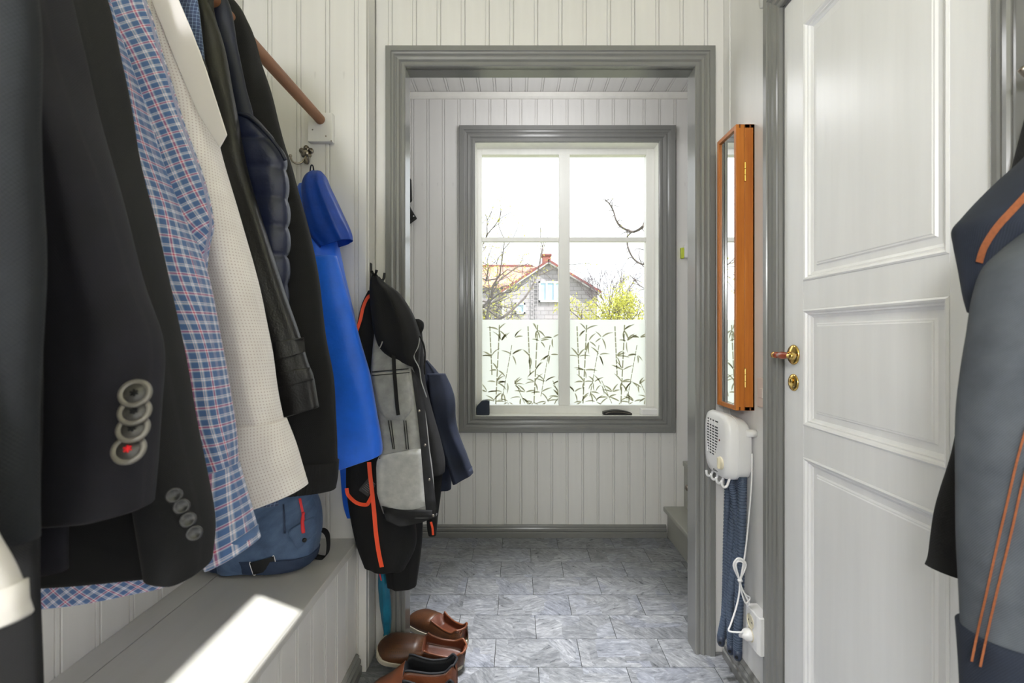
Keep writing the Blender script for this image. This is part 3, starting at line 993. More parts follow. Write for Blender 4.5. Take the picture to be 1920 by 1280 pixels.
# light switch
sw = thing('light_switch', 'pinkish beige rocker light switch half behind the closet door casing', 'switch', (XR, 1.43, .95))
z0_, z1_ = P(1426, 763, 1.44).z, P(1426, 708, 1.44).z
MB().box((XR - .009, 1.392, z0_), (XR - .0005, 1.455, z1_)).build('switch_plate', M['beige'], sw, bevel=.003)
MB().box((XR - .0125, 1.418, (z0_ + z1_) / 2 - .016), (XR - .008, 1.440, (z0_ + z1_) / 2 + .014)).build('rocker', M['beige'], sw, bevel=.002)
# round cover plate high on the right wall
q = P(1431, 0, 1.425)
cv = MB().lathe([(0, 0), (.026, 0), (.026, .002), (.022, .005), (0, .006)], (XR - .0005, 1.43, q.z + .008), (-1, 0, 0), 28).build('round_cover_plate', M['white2'], smooth=True)
tag(cv, 'round white painted cover plate high on the right wall by the door casing', 'cover plate')

# box with a yellow-green cover on the lobby's window wall
ab = thing('sensor_box', 'small white box with yellow-green side on the wall right of the window', 'sensor', (.97, YB, 1.57))
MB().box((P(1283, 0, 2.66).x, 2.652, P(0, 483, 2.66).z), (P(1300, 0, 2.66).x, YB - .001, P(0, 458, 2.66).z)).build('sensor_body', M['plastic'], ab, bevel=.003)
MB().box((P(1276, 0, 2.67).x, 2.66, P(0, 484, 2.66).z), (P(1283, 0, 2.66).x - .0003, YB - .001, P(0, 464, 2.66).z)).build('green_cover', plain('yellow_green_plastic', srgb(196, 208, 72), .5), ab, bevel=.002)

# things on the window sill
def slab(name, label, cat, pts, thick, mat, bev=.003):
    mb = MB().extrude(pts, thick)
    o = mb.build(name, mat, None, bevel=bev)
    return tag(o, label, cat)
M['navy_plastic'] = plain('dark_navy_plastic', srgb(22, 34, 54), .45)
a0 = P(893, 775, 2.70)
nb = MB()
nb.extrude([(P(893.5, 0, 2.705).x, 2.70, WB + .0005), (P(917.5, 0, 2.705).x, 2.70, WB + .0005), (P(917.5, 0, 2.705).x, 2.70, P(0, 752, 2.705).z), (P(913, 0, 2.705).x, 2.70, P(0, 750, 2.705).z), (P(904, 0, 2.705).x, 2.70, P(0, 751, 2.705).z), (P(893.5, 0, 2.705).x, 2.70, P(0, 762, 2.705).z)], (0, .045, 0))
tag(nb.build('navy_box', M['navy_plastic'], None, bevel=.003), 'small dark navy box in the left corner of the window sill', 'box')
rm = thing('spectacle_case', 'slim black curved case lying on the window sill', 'case', (P(1157, 0, 2.72).x, 2.72, WB))
cx0, cx1 = P(1131, 0, 2.71).x, P(1185, 0, 2.71).x
prof = [(cx0, 2.705, WB + .0005)] + [(cx0 + (cx1 - cx0) * t, 2.705, WB + .006 + .022 * math.sin(PI * (t * .85 + .12)) ** .7) for t in [i / 12 for i in range(13)]] + [(cx1, 2.705, WB + .0005)]
MB().extrude(prof, (0, .04, 0)).build('case_shell', M['black'], rm, bevel=.003)
MB().tube(curve_pts([(cx0 + .012, 2.7035, WB + .010), (cx0 + .05, 2.7035, WB + .018), (cx0 + .10, 2.7035, WB + .017), (cx1 - .006, 2.7035, WB + .008)], 5), .0018, 8).build('rim_line', M['steel'], rm, smooth=True)
wbx = MB()
b0, b1 = P(1201, 0, 2.71).x, P(1232, 0, 2.71).x
wbx.extrude([(b0, 2.70, WB + .0005), (b1, 2.70, WB + .0005), (b1 + .001, 2.70, WB + .036), (b0 + .004, 2.70, WB + .036)], (0, .05, 0))
tag(wbx.build('white_box', M['plastic'], None, bevel=.005), 'small white plastic box in the right corner of the window sill', 'box')

# black thing that hangs in the lobby just past the left jamb
bt = thing('black_bag', 'black hanging bag tip with a pale stud seen past the left doorway jamb', 'bag', P(740, 410, 2.60))
c = plain('black_webbing', srgb(14, 14, 15), .7)
sg = [P(745, 333, 2.6), P(769.5, 334, 2.6), P(771, 374, 2.6), P(768, 377, 2.6), P(745, 378, 2.6)]
MB().extrude(sg, (0, .03, 0)).build('bag_strap', c, bt, bevel=.003)
sg = [P(745, 372, 2.61), P(762, 374, 2.61), P(768, 388, 2.61), P(776, 401, 2.61), P(779, 406, 2.61), P(767, 415, 2.61), P(745, 425, 2.61)]
bo = MB().extrude(sg, (0, .05, 0)).build('bag_body', c, bt, bevel=.004)
MB().lathe([(0, 0), (.004, 0), (.003, .002), (0, .003)], P(775.5, 405, 2.61), (0, -1, 0), 12).build('stud', M['plastic'], bo)
MB().lathe([(0, 0), (.01, 0), (.01, .02), (0, .02)], P(752, 331, 2.66), (0, -1, 0), 12).build('peg', M['steel'], bt)
# ------------------------------------------------------------------ fabrics
def fabric(name, c0, c1, rough=.9, weave=900, sheen=0.0, scale=18, twill=False, bump=.25):
    a = NT(name)
    uv = a.coord('UV')
    nz = a.noise(uv, scale, 5)
    col = a.ramp(nz, [(.3, c0), (.7, c1)])
    if twill:
        sp = a.n('ShaderNodeSeparateXYZ')
        a.l(uv, sp.inputs[0])
        d = a.math('ADD', a.math('MULTIPLY', sp.outputs[0], weave), a.math('MULTIPLY', sp.outputs[1], weave * .8))
        f = a.math('MULTIPLY_ADD', a.math('SINE', d), .5, .5)
        col = a.mix(a.math('MULTIPLY', f, .25), col, tuple(min(1, c * 1.7 + .012) for c in c1[:3]) + (1,))
        h = f
    else:
        sp = a.n('ShaderNodeSeparateXYZ')
        a.l(uv, sp.inputs[0])
        h = a.math('MULTIPLY', a.math('SINE', a.math('MULTIPLY', sp.outputs[0], weave)), a.math('SINE', a.math('MULTIPLY', sp.outputs[1], weave)))
        col = a.mix(a.math('MULTIPLY_ADD', h, .12, .12), col, tuple(min(1, c * 1.6 + .01) for c in c1[:3]) + (1,))
    a.set(Base_Color=col, Roughness=rough, Sheen_Weight=sheen)
    a.bump(a.math('ADD', a.math('MULTIPLY', h, .3), nz), bump, .002)
    return a.m

def plaid(name, stops_u, stops_v, per_u, per_v, rot=0.0):
    a = NT(name)
    tc = a.n('ShaderNodeTexCoord')
    mp = a.n('ShaderNodeMapping')
    mp.inputs['Rotation'].default_value = (0, 0, rot)
    a.l(tc.outputs['UV'], mp.inputs['Vector'])
    sp = a.n('ShaderNodeSeparateXYZ')
    a.l(mp.outputs['Vector'], sp.inputs[0])
    fu = a.math('FRACT', a.math('DIVIDE', sp.outputs[0], per_u))
    fv = a.math('FRACT', a.math('DIVIDE', sp.outputs[1], per_v))
    col = a.mix(.5, a.ramp(fu, stops_u, 'CONSTANT'), a.ramp(fv, stops_v, 'CONSTANT'))
    nz = a.noise(mp.outputs['Vector'], 25, 4)
    h = a.math('MULTIPLY', a.math('SINE', a.math('MULTIPLY', sp.outputs[0], 2600)), a.math('SINE', a.math('MULTIPLY', sp.outputs[1], 2600)))
    col = a.mix(a.math('MULTIPLY', nz, .18), col, (.25, .27, .33, 1))
    a.set(Base_Color=col, Roughness=.85, Sheen_Weight=.2)
    a.bump(a.math('ADD', h, nz), .15, .001)
    return a.m

BL, LB, WH, RD = srgb(62, 98, 150), srgb(140, 165, 200), srgb(232, 222, 228), srgb(196, 70, 104)
ST = [(0, BL), (.30, WH), (.35, LB), (.39, WH), (.46, LB), (.5, BL), (.78, WH), (.83, RD), (.91, WH), (.96, LB)]
M['plaid'] = plaid('blue_red_white_plaid', ST, ST, .027, .027)
M['plaid_bias'] = plaid('blue_red_white_plaid_on_the_bias', ST, ST, .027, .027, R(38))
NV, NW = srgb(26, 46, 84), srgb(136, 160, 190)
ST2 = [(0, NV), (.42, NW), (.5, NV), (.92, NW)]
M['check'] = plaid('navy_check', ST2, ST2, .014, .014)

def dotted():
    a = NT('cream_dotted_cotton')
    tc = a.n('ShaderNodeTexCoord')
    sp = a.n('ShaderNodeSeparateXYZ')
    a.l(tc.outputs['UV'], sp.inputs[0])
    k = 2 * PI / .0075
    s1 = a.math('SINE', a.math('MULTIPLY', a.math('ADD', sp.outputs[0], sp.outputs[1]), k * .7))
    s2 = a.math('SINE', a.math('MULTIPLY', a.math('SUBTRACT', sp.outputs[0], sp.outputs[1]), k * .7))
    d = a.math('GREATER_THAN', a.math('MULTIPLY', s1, s2), .62)
    nz = a.noise(tc.outputs['UV'], 14, 4)
    base = a.ramp(nz, [(.3, srgb(222, 216, 214)), (.7, srgb(238, 233, 231))])
    a.set(Base_Color=a.mix(a.math('MULTIPLY', d, .55), base, srgb(166, 140, 138)), Roughness=.85, Sheen_Weight=.2)
    a.bump(nz, .2, .003)
    return a.m
M['dots'] = dotted()
M['navy_wool'] = fabric('dark_navy_wool', srgb(14, 13, 20), srgb(22, 21, 31), weave=2400)
M['black_wool'] = fabric('black_wool', srgb(7, 7, 9), srgb(11, 11, 14), weave=2400)
M['charcoal'] = fabric('charcoal_wool', srgb(12, 15, 20), srgb(20, 24, 29), weave=1800)
M['black_cloth'] = fabric('black_cotton', srgb(7, 7, 9), srgb(12, 12, 14), weave=1500)
M['puffer'] = plain('navy_puffer_nylon', srgb(24, 31, 58), .4, var=.15, vscale=30, bump=.3, bscale=60)
M['navy_smooth'] = plain('navy_nylon', srgb(13, 20, 42), .5, var=.12, vscale=20)
M['softshell'] = plain('bright_blue_softshell', srgb(5, 104, 236), .5, var=.10, vscale=16, bump=.2, bscale=90, sheen=.3)
M['softshell_dark'] = plain('deep_blue_lining', srgb(8, 62, 160), .45, var=.15, vscale=30, bump=.3, bscale=60)
M['denim_navy'] = fabric('navy_denim', srgb(6, 12, 26), srgb(14, 24, 46), twill=True, weave=2600)
M['denim_grey'] = fabric('grey_denim_inside', srgb(122, 122, 122), srgb(156, 156, 154), twill=True, weave=2800, scale=30)
M['denim_black'] = fabric('black_denim', srgb(18, 18, 20), srgb(30, 30, 33), twill=True, weave=2800, scale=30)
M['denim_in'] = fabric('blue_grey_denim_inside', srgb(52, 57, 65), srgb(76, 81, 88), twill=True, weave=2600, scale=22)
M['denim_dark'] = fabric('dark_denim', srgb(14, 21, 34), srgb(30, 38, 54), twill=True, weave=2600, scale=16)
M['orange'] = plain('neon_orange_tape', srgb(255, 84, 40), .6, var=.04)
M['stitch'] = plain('rust_orange_stitching', srgb(128, 70, 34), .8, var=.15, vscale=300)
M['red'] = plain('red_tape', srgb(226, 44, 50), .5, var=.06)

def leather(name, c0, c1, rough=.32):
    a = NT(name)
    v = a.coord('Object')
    n1 = a.noise(v, 14, 5)
    n2 = a.noise(v, 260, 2)
    a.set(Base_Color=a.ramp(n1, [(.3, c0), (.7, c1)]), Roughness=a.math('MULTIPLY_ADD', n1, .3, rough - .1))
    a.bump(a.math('ADD', a.math('MULTIPLY', n2, .25), n1), .35, .006)
    return a.m
M['leather'] = leather('black_leather', srgb(12, 11, 11), srgb(22, 20, 20), .36)

def cloth(name, rings, m, parent, n=72, per=9, folds=(), seed=0, power=2.6, quilt=None, close_top=True, hem=.02, noise_amp=.004, build=True):
    """Hanging cloth as a closed loft. rings = (py, pxL, pxR, Y, half thickness[, tilt of the ring in px from left to right])."""
    rows = []
    for r in rings:
        py, l, rr_, Y, ty = r[:5]
        tl = r[5] if len(r) > 5 else 0
        c = P((l + rr_) / 2, py, Y)
        xc_, ha = c.x, (rr_ - l) / 2 / F * Y
        x_lo, x_hi = (l - CX) / F, (rr_ - CX) / F
        for _ in range(6):                    # fit the ring so that its outline, thickness included, spans pxL..pxR
            lo_, hi_ = 9, -9
            for j in range(48):
                th = 2 * PI * j / 48
                c_, s_ = math.cos(th), math.sin(th)
                q_ = (xc_ + ha * math.copysign(abs(c_) ** (2 / power), c_)) / (Y + ty * math.copysign(abs(s_) ** (2 / power), s_))
                lo_, hi_ = min(lo_, q_), max(hi_, q_)
            e0, e1 = (x_lo - lo_) * Y, (x_hi - hi_) * Y
            xc_ += (e0 + e1) / 2
            ha = max(ha + (e1 - e0) / 2, .004)
        rows.append((xc_, c.z, ha, Y, ty, -tl / F * Y))
    N = (len(rows) - 1) * per
    V, U, Fc = [], [], []
    z_top = rows[0][1]
    rnd = random.Random(seed)
    ph = [(k, a, rnd.uniform(0, 6.28), rnd.uniform(-6, 6)) for k, a in folds]
    off = Vector((rnd.uniform(0, 50), rnd.uniform(0, 50), rnd.uniform(0, 50)))
    rings_v = []
    for i in range(N + 1):
        x, z, a, Y, ty, tl = cat_rom(rows, i / per)
        t = i / N
        ring = []
        for j in range(n):
            th = 2 * PI * j / n
            c, s = math.cos(th), math.sin(th)
            sx = math.copysign(abs(c) ** (2 / power), c)
            sy = math.copysign(abs(s) ** (2 / power), s)
            vx, vy, vz = x + a * sx, Y + ty * sy, z + tl * sx / 2
            fd = 0
            for k, am, p_, wv in ph:
                fd += am * math.sin(k * th + p_ + wv * (z_top - z))
            fd *= min(1, .35 + 1.1 * t) * (1 - .75 * abs(c) ** 3)
            q = None
            if quilt:
                zq, pitch, am = quilt
                q = abs(math.sin(PI * (z - zq) / pitch)) ** .4 * am
                fd += q
                vx += q * .9 * sx
            vy += fd * (1 if s >= 0 else -1) * (.4 + .6 * abs(s))
            nn = mnoise.noise_vector(Vector((vx, vy, vz)) * 9 + off) * noise_amp
            ring.append(Vector((vx + nn.x * .6, vy + nn.y, vz + nn.z * .4)))
        rings_v.append((ring, z))
    per_u = 0
    for ring, z in rings_v:
        u = 0
        for j, v in enumerate(ring):
            V.append(v)
            if j:
                u += (v - ring[j - 1]).length
            U.append((u, z_top - z))
    cnt = len(rings_v)
    if hem:                                   # turned-in hem, closed a little way up inside
        last = rings_v[-1][0]
        cen = sum(last, Vector()) / n
        for k, (f_, up) in enumerate(((.97, -.0015), (.93, .002), (.90, hem))):
            for v in last:
                V.append(Vector((cen.x + (v.x - cen.x) * f_, cen.y + (v.y - cen.y) * f_, v.z + up)))
                U.append((0, 0))
            cnt += 1
    for i in range(cnt - 1):
        for j in range(n):
            Fc.append((i * n + j, i * n + (j + 1) % n, (i + 1) * n + (j + 1) % n, (i + 1) * n + j))
    if close_top:
        Fc.append(tuple(range(n - 1, -1, -1)))
    Fc.append(tuple(range((cnt - 1) * n, cnt * n)))
    mb = MB().add(V, Fc, U)
    o = mb.build(name, m, parent, smooth=True)
    return o

def seam(parent, name, pxs, Y, m, r=.0012, dy=0.0):
    """A cord or tape lying on cloth, through pixel points (px, py[, Y])."""
    pts = [P(p[0], p[1], p[2] if len(p) > 2 else Y) + Vector((0, dy, 0)) for p in pxs]
    return MB().tube(curve_pts(pts, 6), r, 8).build(name, m, parent, smooth=True)

def patch(parent, name, poly, Y, m, thick=.003, bevel=.001, uvscale=1.0):
    pts = [P(p[0], p[1], p[2] if len(p) > 2 else Y) for p in poly]
    mb = MB().extrude(pts, (0, thick, 0))
    o0 = pts[0]
    mb.uv = [(v[0] - o0.x, v[2] - o0.z) for v in mb.v]
    return mb.build(name, m, parent, bevel=bevel)

def surf_patch(parent, name, poly, m, target, thick=.0025, sub=10):
    """A piece of cloth that lies on the camera side of another: each point is dropped on the target mesh."""
    from mathutils.bvhtree import BVHTree
    me = target.data
    bv = BVHTree.FromPolygons([v.co for v in me.vertices], [tuple(p.vertices) for p in me.polygons])
    eye = Vector((0, 0, H))
    xs = [p[0] for p in poly]
    ys = [p[1] for p in poly]
    x0, x1, y0, y1 = min(xs), max(xs), min(ys), max(ys)
    def inside(x, y):
        c = False
        for i in range(len(poly)):
            xa, ya = poly[i]
            xb, yb = poly[i - 1]
            if (ya > y) != (yb > y) and x < (xb - xa) * (y - ya) / (yb - ya) + xa:
                c = not c
        return c
    # scan rows; each row runs between the polygon's left and right crossing
    rows = []
    Ymid = None
    for i in range(sub + 1):
        y = y0 + (y1 - y0) * min(max(i / sub, .001), .999)
        cr = []
        for k in range(len(poly)):
            xa, ya = poly[k]
            xb, yb = poly[k - 1]
            if (ya > y) != (yb > y):
                cr.append((xb - xa) * (y - ya) / (yb - ya) + xa)
        if len(cr) < 2:
            continue
        l, r_ = min(cr), max(cr)
        row = []
        for j in range(sub + 1):
            x = l + (r_ - l) * j / sub
            d = Vector(((x - CX) / F, 1, -(y - CY) / F)).normalized()
            hit = bv.ray_cast(eye, d)
            row.append((d, hit[0], hit[3]))
        rows.append(row)
    # fill misses with the nearest hit distance in the row
    good = [h[2] for row in rows for h in row if h[0] is not None and h[1] is not None]
    if not good:
        return None
    good.sort()
    med = good[len(good) // 2]
    fr, bk = [], []
    for row in rows:
        lastd = None
        ds = []
        for d, hp, dist in row:
            ds.append(dist if hp is not None and abs(dist - med) < .12 else None)
        kn = [q for q in ds if q is not None]
        base = kn[0] if kn else med
        for (d, hp, dist), q in zip(row, ds):
            if q is None:
                q = base
            base = q
            fr.append(eye + d * (q - thick))
            bk.append(eye + d * (q + .001))
    n = sub + 1
    m_ = len(rows)
    V = fr + bk
    U = []
    o0 = V[0]
    for v in V:
        U.append((v.x - o0.x, o0.z - v.z))
    nv = len(fr)
    Fc = []
    for i in range(m_ - 1):
        for j in range(n - 1):
            a = i * n + j
            Fc.append((a, a + 1, a + n + 1, a + n))
            Fc.append((nv + a, nv + a + n, nv + a + n + 1, nv + a + 1))
    edge = [j for j in range(n)] + [i * n + n - 1 for i in range(1, m_)] + [(m_ - 1) * n + j for j in range(n - 2, -1, -1)] + [i * n for i in range(m_ - 2, 0, -1)]
    for k in range(len(edge)):
        a, b = edge[k], edge[(k + 1) % len(edge)]
        Fc.append((a, b, nv + b, nv + a))
    return MB().add(V, Fc, U).build(name, m, parent, smooth=True)

def surf_tape(parent, name, line, m, target, width_px, thick=.002):
    """A narrow tape that follows the line and lies on the target."""
    N = (len(line) - 1) * 6
    pts = [cat_rom([tuple(p) for p in line], i / 6) for i in range(N + 1)]
    L_, R_ = [], []
    for i, p in enumerate(pts):
        a = pts[max(i - 1, 0)]
        b = pts[min(i + 1, N)]
        d = Vector((b[0] - a[0], b[1] - a[1]))
        d = d.normalized() if d.length else Vector((0, 1))
        nr = Vector((-d.y, d.x)) * width_px / 2
        L_.append((p[0] + nr.x, p[1] + nr.y))
        R_.append((p[0] - nr.x, p[1] - nr.y))
    from mathutils.bvhtree import BVHTree
    me = target.data
    bv = BVHTree.FromPolygons([v.co for v in me.vertices], [tuple(p.vertices) for p in me.polygons])
    eye = Vector((0, 0, H))
    def dist(x, y):
        d = Vector(((x - CX) / F, 1, -(y - CY) / F)).normalized()
        h = bv.ray_cast(eye, d)
        return d, (h[3] if h[0] is not None else None)
    V = []
    lastq = None
    raw = []
    for a, b in zip(L_, R_):
        da, qa = dist(*a)
        db, qb = dist(*b)
        raw.append((da, qa, db, qb))
    ok = [q for r_ in raw for q in (r_[1], r_[3]) if q]
    if not ok:
        return None
    last = ok[0]
    for da, qa, db, qb in raw:
        qa = qa or qb or last
        qb = qb or qa
        last = qa
        q = min(qa, qb)
        V += [eye + da * (q - thick), eye + db * (q - thick), eye + db * (q + .002), eye + da * (q + .002)]
    n = len(raw)
    Fc = [(0, 1, 2, 3), (4 * n - 4, 4 * n - 1, 4 * n - 2, 4 * n - 3)]
    for i in range(n - 1):
        for j in range(4):
            Fc.append((4 * i + j, 4 * i + (j + 1) % 4, 4 * i + 4 + (j + 1) % 4, 4 * i + 4 + j))
    return MB().add(V, Fc).build(name, m, parent, smooth=False)

def garment(name, label, cat, Y, x=RX):
    t = thing(name, label, cat, (x, Y, RZ))
    return t
def hanger(t, Y, half=.04, z=1.735, xc=RX):
    mb = MB()
    mb.tube(curve_pts([(xc - half, Y, z - .085), (xc - half * .5, Y, z - .03), (xc, Y, z + .005), (xc + half * .5, Y, z - .03), (xc + half, Y, z - .085)], 6), .006, 8)
    mb.tube(curve_pts([(xc, Y, z), (xc, Y, RZ - .030), (xc + .019, Y, RZ - .013), (xc + .024, Y, RZ + .004), (xc + .013, Y, RZ + .023), (xc - .009, Y, RZ + .025), (xc - .024, Y, RZ + .009)], 5), .0018, 8)
    mb.build('hanger', M['black'], t, smooth=True)

# --- charcoal blazer at the very edge
g = garment('charcoal_blazer', 'charcoal wool blazer at the extreme left edge of the coat rod', 'blazer', .36)
hanger(g, .335)
cloth('body', [(-560, -980, -300, .335, .02), (-420, -1050, -160, .335, .026), (-200, -1080, 40, .335, .028), (0, -1080, 72, .335, .028), (350, -1080, 84, .335, .028), (760, -1080, 82, .335, .028), (1010, -1080, 78, .335, .028)], M['charcoal'], g, folds=((5, .004), (9, .003)), seed=1)
# white shirt cuff under it, and a long black coat behind
g = garment('white_dress_shirt', 'white shirt whose cuff peeks out at the lower left corner', 'shirt', .33)
hanger(g, .285)
cloth('sleeve', [(-560, -900, -400, .285, .01), (-350, -700, -330, .285, .012), (200, -500, -200, .285, .012), (700, -340, -120, .285, .012), (960, -230, -20, .285, .012, 15), (1090, -180, 30, .285, .012, -40), (1180, -140, 60, .285, .012, -50)], plain('white_cotton', srgb(190, 186, 182), .85, var=.04), g, seed=2)
g = garment('black_overcoat', 'long black overcoat hanging to the bottom left corner', 'coat', .40)
hanger(g, .395)
cloth('body', [(-480, -900, -380, .395, .012), (-350, -960, -180, .395, .016), (-100, -960, 30, .395, .018), (300, -960, 66, .395, .018), (900, -960, 80, .395, .018), (1250, -960, 80, .395, .018), (1480, -960, 80, .395, .018)], M['black_wool'], g, folds=((5, .003),), seed=3)

# --- navy blazer with horn buttons
g = garment('navy_blazer', 'dark navy blazer with four grey horn cuff buttons', 'blazer', .46)
hanger(g, .465)
cloth('body', [(-420, -760, -250, .472, .02), (-300, -800, -60, .470, .022), (-100, -800, 60, .470, .024), (300, -800, 120, .470, .024), (800, -800, 130, .470, .024), (1070, -800, 130, .470, .024)], M['navy_wool'], g, folds=((5, .003),), seed=4)
sl = cloth('sleeve', [(-300, -150, 60, .458, .026), (-120, -30, 112, .458, .034), (40, 20, 147, .458, .036), (150, 40, 176, .458, .036), (325, 60, 222, .458, .036), (525, 64, 272, .458, .036), (640, 66, 305, .458, .036), (760, 68, 303, .458, .036), (865, 68, 298, .458, .036), (958, 66, 290, .458, .034, -20)], M['navy_wool'], g, folds=((3, .002), (6, .0015)), seed=5, noise_amp=.003)
M['horn'] = plain('grey_horn', srgb(112, 108, 102), .3, var=.12, vscale=80)
M['horn_d'] = plain('dark_grey_horn', srgb(74, 72, 70), .35, var=.25, vscale=160)
M['redthread'] = plain('red_thread', srgb(230, 30, 40), .7)
for k, (bx_, by_, bw_) in enumerate(((253, 737, 28), (252, 771, 28), (249, 803, 28), (241, 842, 29))):
    Yb = .418 - .003 * k
    c = P(bx_, by_, Yb)
    r_ = bw_ / F * Yb
    ax = Vector((.25, -1, .55 if k else .42)).normalized()
    b1 = MB().lathe([(0, -.003), (r_ * .9, -.003), (r_, -.001), (r_ * .96, .0012), (r_ * .80, .0018), (r_ * .68, .0004), (r_ * .6, .0002), (0, .0002)], c, ax, 32).build('button', M['horn'], sl, smooth=True)
    MB().lathe([(0, 0), (r_ * .66, 0), (r_ * .66, .0005), (0, .0006)], c + ax * .0003, ax, 24).build('button_centre', M['horn_d'], sl, smooth=True)
    u = ax.orthogonal().normalized()
    w_ = ax.cross(u)
    th_ = MB()
    for ang in (0, 60, 120):
        d = u * math.cos(R(ang)) + w_ * math.sin(R(ang))
        th_.tube([c + ax * .0015 - d * r_ * .24, c + ax * .0022, c + ax * .0015 + d * r_ * .24], .0009, 6)
    th_.build('button_thread', M['redthread'] if k == 3 else M['black_wool'], sl)

# --- black blazer
g = garment('black_blazer', 'black blazer with dark cuff buttons between the navy blazer and plaid shirt', 'blazer', .56)
hanger(g, .57)
cloth('body', [(-300, -560, -150, .575, .02), (-200, -600, 20, .575, .03), (0, -600, 150, .575, .036), (300, -600, 240, .575, .036), (700, -600, 330, .575, .036), (960, -600, 372, .575, .036), (1075, -600, 372, .575, .034, -10)], M['black_wool'], g, folds=((5, .003),), seed=6)
sl = cloth('sleeve', [(-220, -20, 130, .55, .03), (-80, 60, 185, .55, .045), (65, 90, 220, .55, .05), (240, 120, 260, .55, .05), (440, 150, 300, .55, .05), (640, 190, 340, .55, .048), (800, 220, 370, .55, .046), (915, 240, 390, .55, .045), (1000, 255, 403, .55, .044), (1060, 265, 400, .55, .042, 18)], M['black_wool'], g, folds=((3, .002), (6, .0015)), seed=7, noise_amp=.003)
for k, (bx_, by_) in enumerate(((326, 928), (340, 949), (352, 974), (364, 999))):
    c = P(bx_, by_, .497 + .002 * k)
    ax = Vector((.5, -.8, .25)).normalized()
    MB().lathe([(0, -.003), (.007, -.003), (.008, -.001), (.0075, .0014), (.006, .0018), (.005, .0006), (0, .0006)], c, ax, 20).build('button', plain('black_horn_%d' % k, srgb(52, 52, 54), .22, var=.3, vscale=160), sl, smooth=True)

# --- plaid shirt
g = garment('plaid_shirt', 'blue, white and red plaid shirt with a long cuffed sleeve', 'shirt', .72)
hanger(g, .73)
cloth('body', [(-190, -180, -60, .735, .02), (-110, -330, 210, .735, .03), (0, -340, 277, .735, .036), (115, -340, 312, .735, .038), (235, -340, 350, .735, .04), (345, -340, 390, .735, .04), (420, -340, 402, .735, .04), (480, -340, 392, .735, .038), (700, -340, 372, .735, .036), (1000, -340, 345, .735, .036), (1130, -340, 325, .735, .034, -70)], M['plaid_bias'], g, folds=((5, .004), (8, .003)), seed=8)
sl = cloth('sleeve', [(-90, 90, 190, .705, .03), (0, 120, 227, .70, .04), (165, 165, 281, .70, .045), (265, 195, 312, .70, .045), (380, 235, 350, .70, .045), (505, 270, 390, .70, .043), (640, 305, 416, .70, .041), (790, 335, 442, .70, .039), (885, 350, 447, .70, .037, -10)], M['plaid'], g, folds=((3, .002), (5, .002)), seed=9, noise_amp=.003, hem=0)
cloth('cuff', [(880, 344, 451, .70, .041, -14), (940, 356, 466, .70, .042, -26), (1000, 372, 481, .70, .043, -34), (1036, 382, 490, .70, .043, -38)], plaid('plaid_cuff', ST, ST, .05, .027), sl, folds=((2, .001),), seed=10, noise_amp=.002)

# --- cream dotted shirt
g = garment('dotted_shirt', 'cream white shirt with tiny dots and an open cuff', 'shirt', .86)
hanger(g, .87)
cloth('body', [(-140, 40, 130, .875, .02), (-80, -120, 300, .875, .028), (0, -150, 326, .875, .034), (60, -150, 358, .875, .034), (130, -150, 384, .875, .034), (300, -150, 392, .875, .034), (700, -150, 430, .875, .034), (930, -150, 440, .875, .032)], M['dots'], g, folds=((5, .003), (9, .002)), seed=11)
sl = cloth('sleeve', [(-60, 200, 290, .85, .03), (60, 245, 352, .845, .036), (130, 270, 382, .845, .04), (200, 290, 398, .845, .042), (340, 320, 434, .845, .044), (480, 350, 474, .845, .044), (560, 370, 494, .845, .043), (640, 390, 508, .845, .042), (740, 408, 524, .845, .040), (800, 418, 534, .845, .038, -8)], M['dots'], g, folds=((3, .0025), (5, .002)), seed=12, noise_amp=.004, hem=0)
cloth('cuff', [(792, 412, 537, .845, .043, -10), (850, 428, 557, .845, .045, -24), (912, 452, 574, .845, .046, -36), (930, 459, 579, .845, .046, -38)], M['dots'], sl, folds=((2, .001),), seed=13, noise_amp=.002)
# collar point
cl_ = [P(326, -20, .806), P(360, 60, .806), P(386, 130, .806), P(425, 252, .806), P(411, 277, .806), P(372, 215, .806), P(335, 130, .806), P(275, -20, .806)]
MB().extrude(cl_, (0, .003, 0)).build('collar', M['dots'], g, bevel=.0012)

# --- navy check shirt behind it
g = garment('check_shirt', 'navy check shirt mostly hidden behind the cream dotted shirt', 'shirt', .92)
hanger(g, .934)
cloth('body', [(-110, 60, 180, .934, .01), (-60, -60, 340, .934, .012), (0, -80, 371, .934, .012), (130, -80, 384, .934, .012), (300, -80, 400, .934, .012), (600, -80, 450, .934, .012), (850, -80, 500, .934, .012), (962, -80, 524, .934, .012, -30)], M['check'], g, folds=((5, .002),), seed=14)

# --- black leather jacket
g = garment('leather_jacket', 'black leather jacket with a buckled cuff', 'jacket', .96)
hanger(g, .995)
cloth('body', [(-90, 100, 240, .995, .014), (-40, 0, 380, .995, .016), (30, -30, 404, .995, .016), (115, -30, 424, .995, .016), (210, -30, 440, .995, .016), (400, -30, 470, .995, .016), (760, -30, 500, .995, .016)], M['leather'], g, folds=((5, .002),), seed=15)
sl = cloth('sleeve', [(-40, 270, 375, .980, .024), (30, 290, 405, .980, .025), (115, 310, 427, .980, .026), (210, 330, 446, .980, .026), (280, 345, 458, .980, .026), (360, 365, 476, .980, .026), (465, 395, 511, .980, .026), (565, 425, 541, .980, .026), (625, 443, 562, .980, .026), (680, 458, 580, .980, .026), (715, 468, 590, .980, .026, -20), (778, 487, 600, .980, .026, -32)], M['leather'], g, folds=((3, .003), (5, .003)), seed=16, noise_amp=.006)
surf_patch(sl, 'cuff_strap', [(512, 640), (570, 632), (573, 660), (515, 676)], M['leather'], sl, thick=.006)
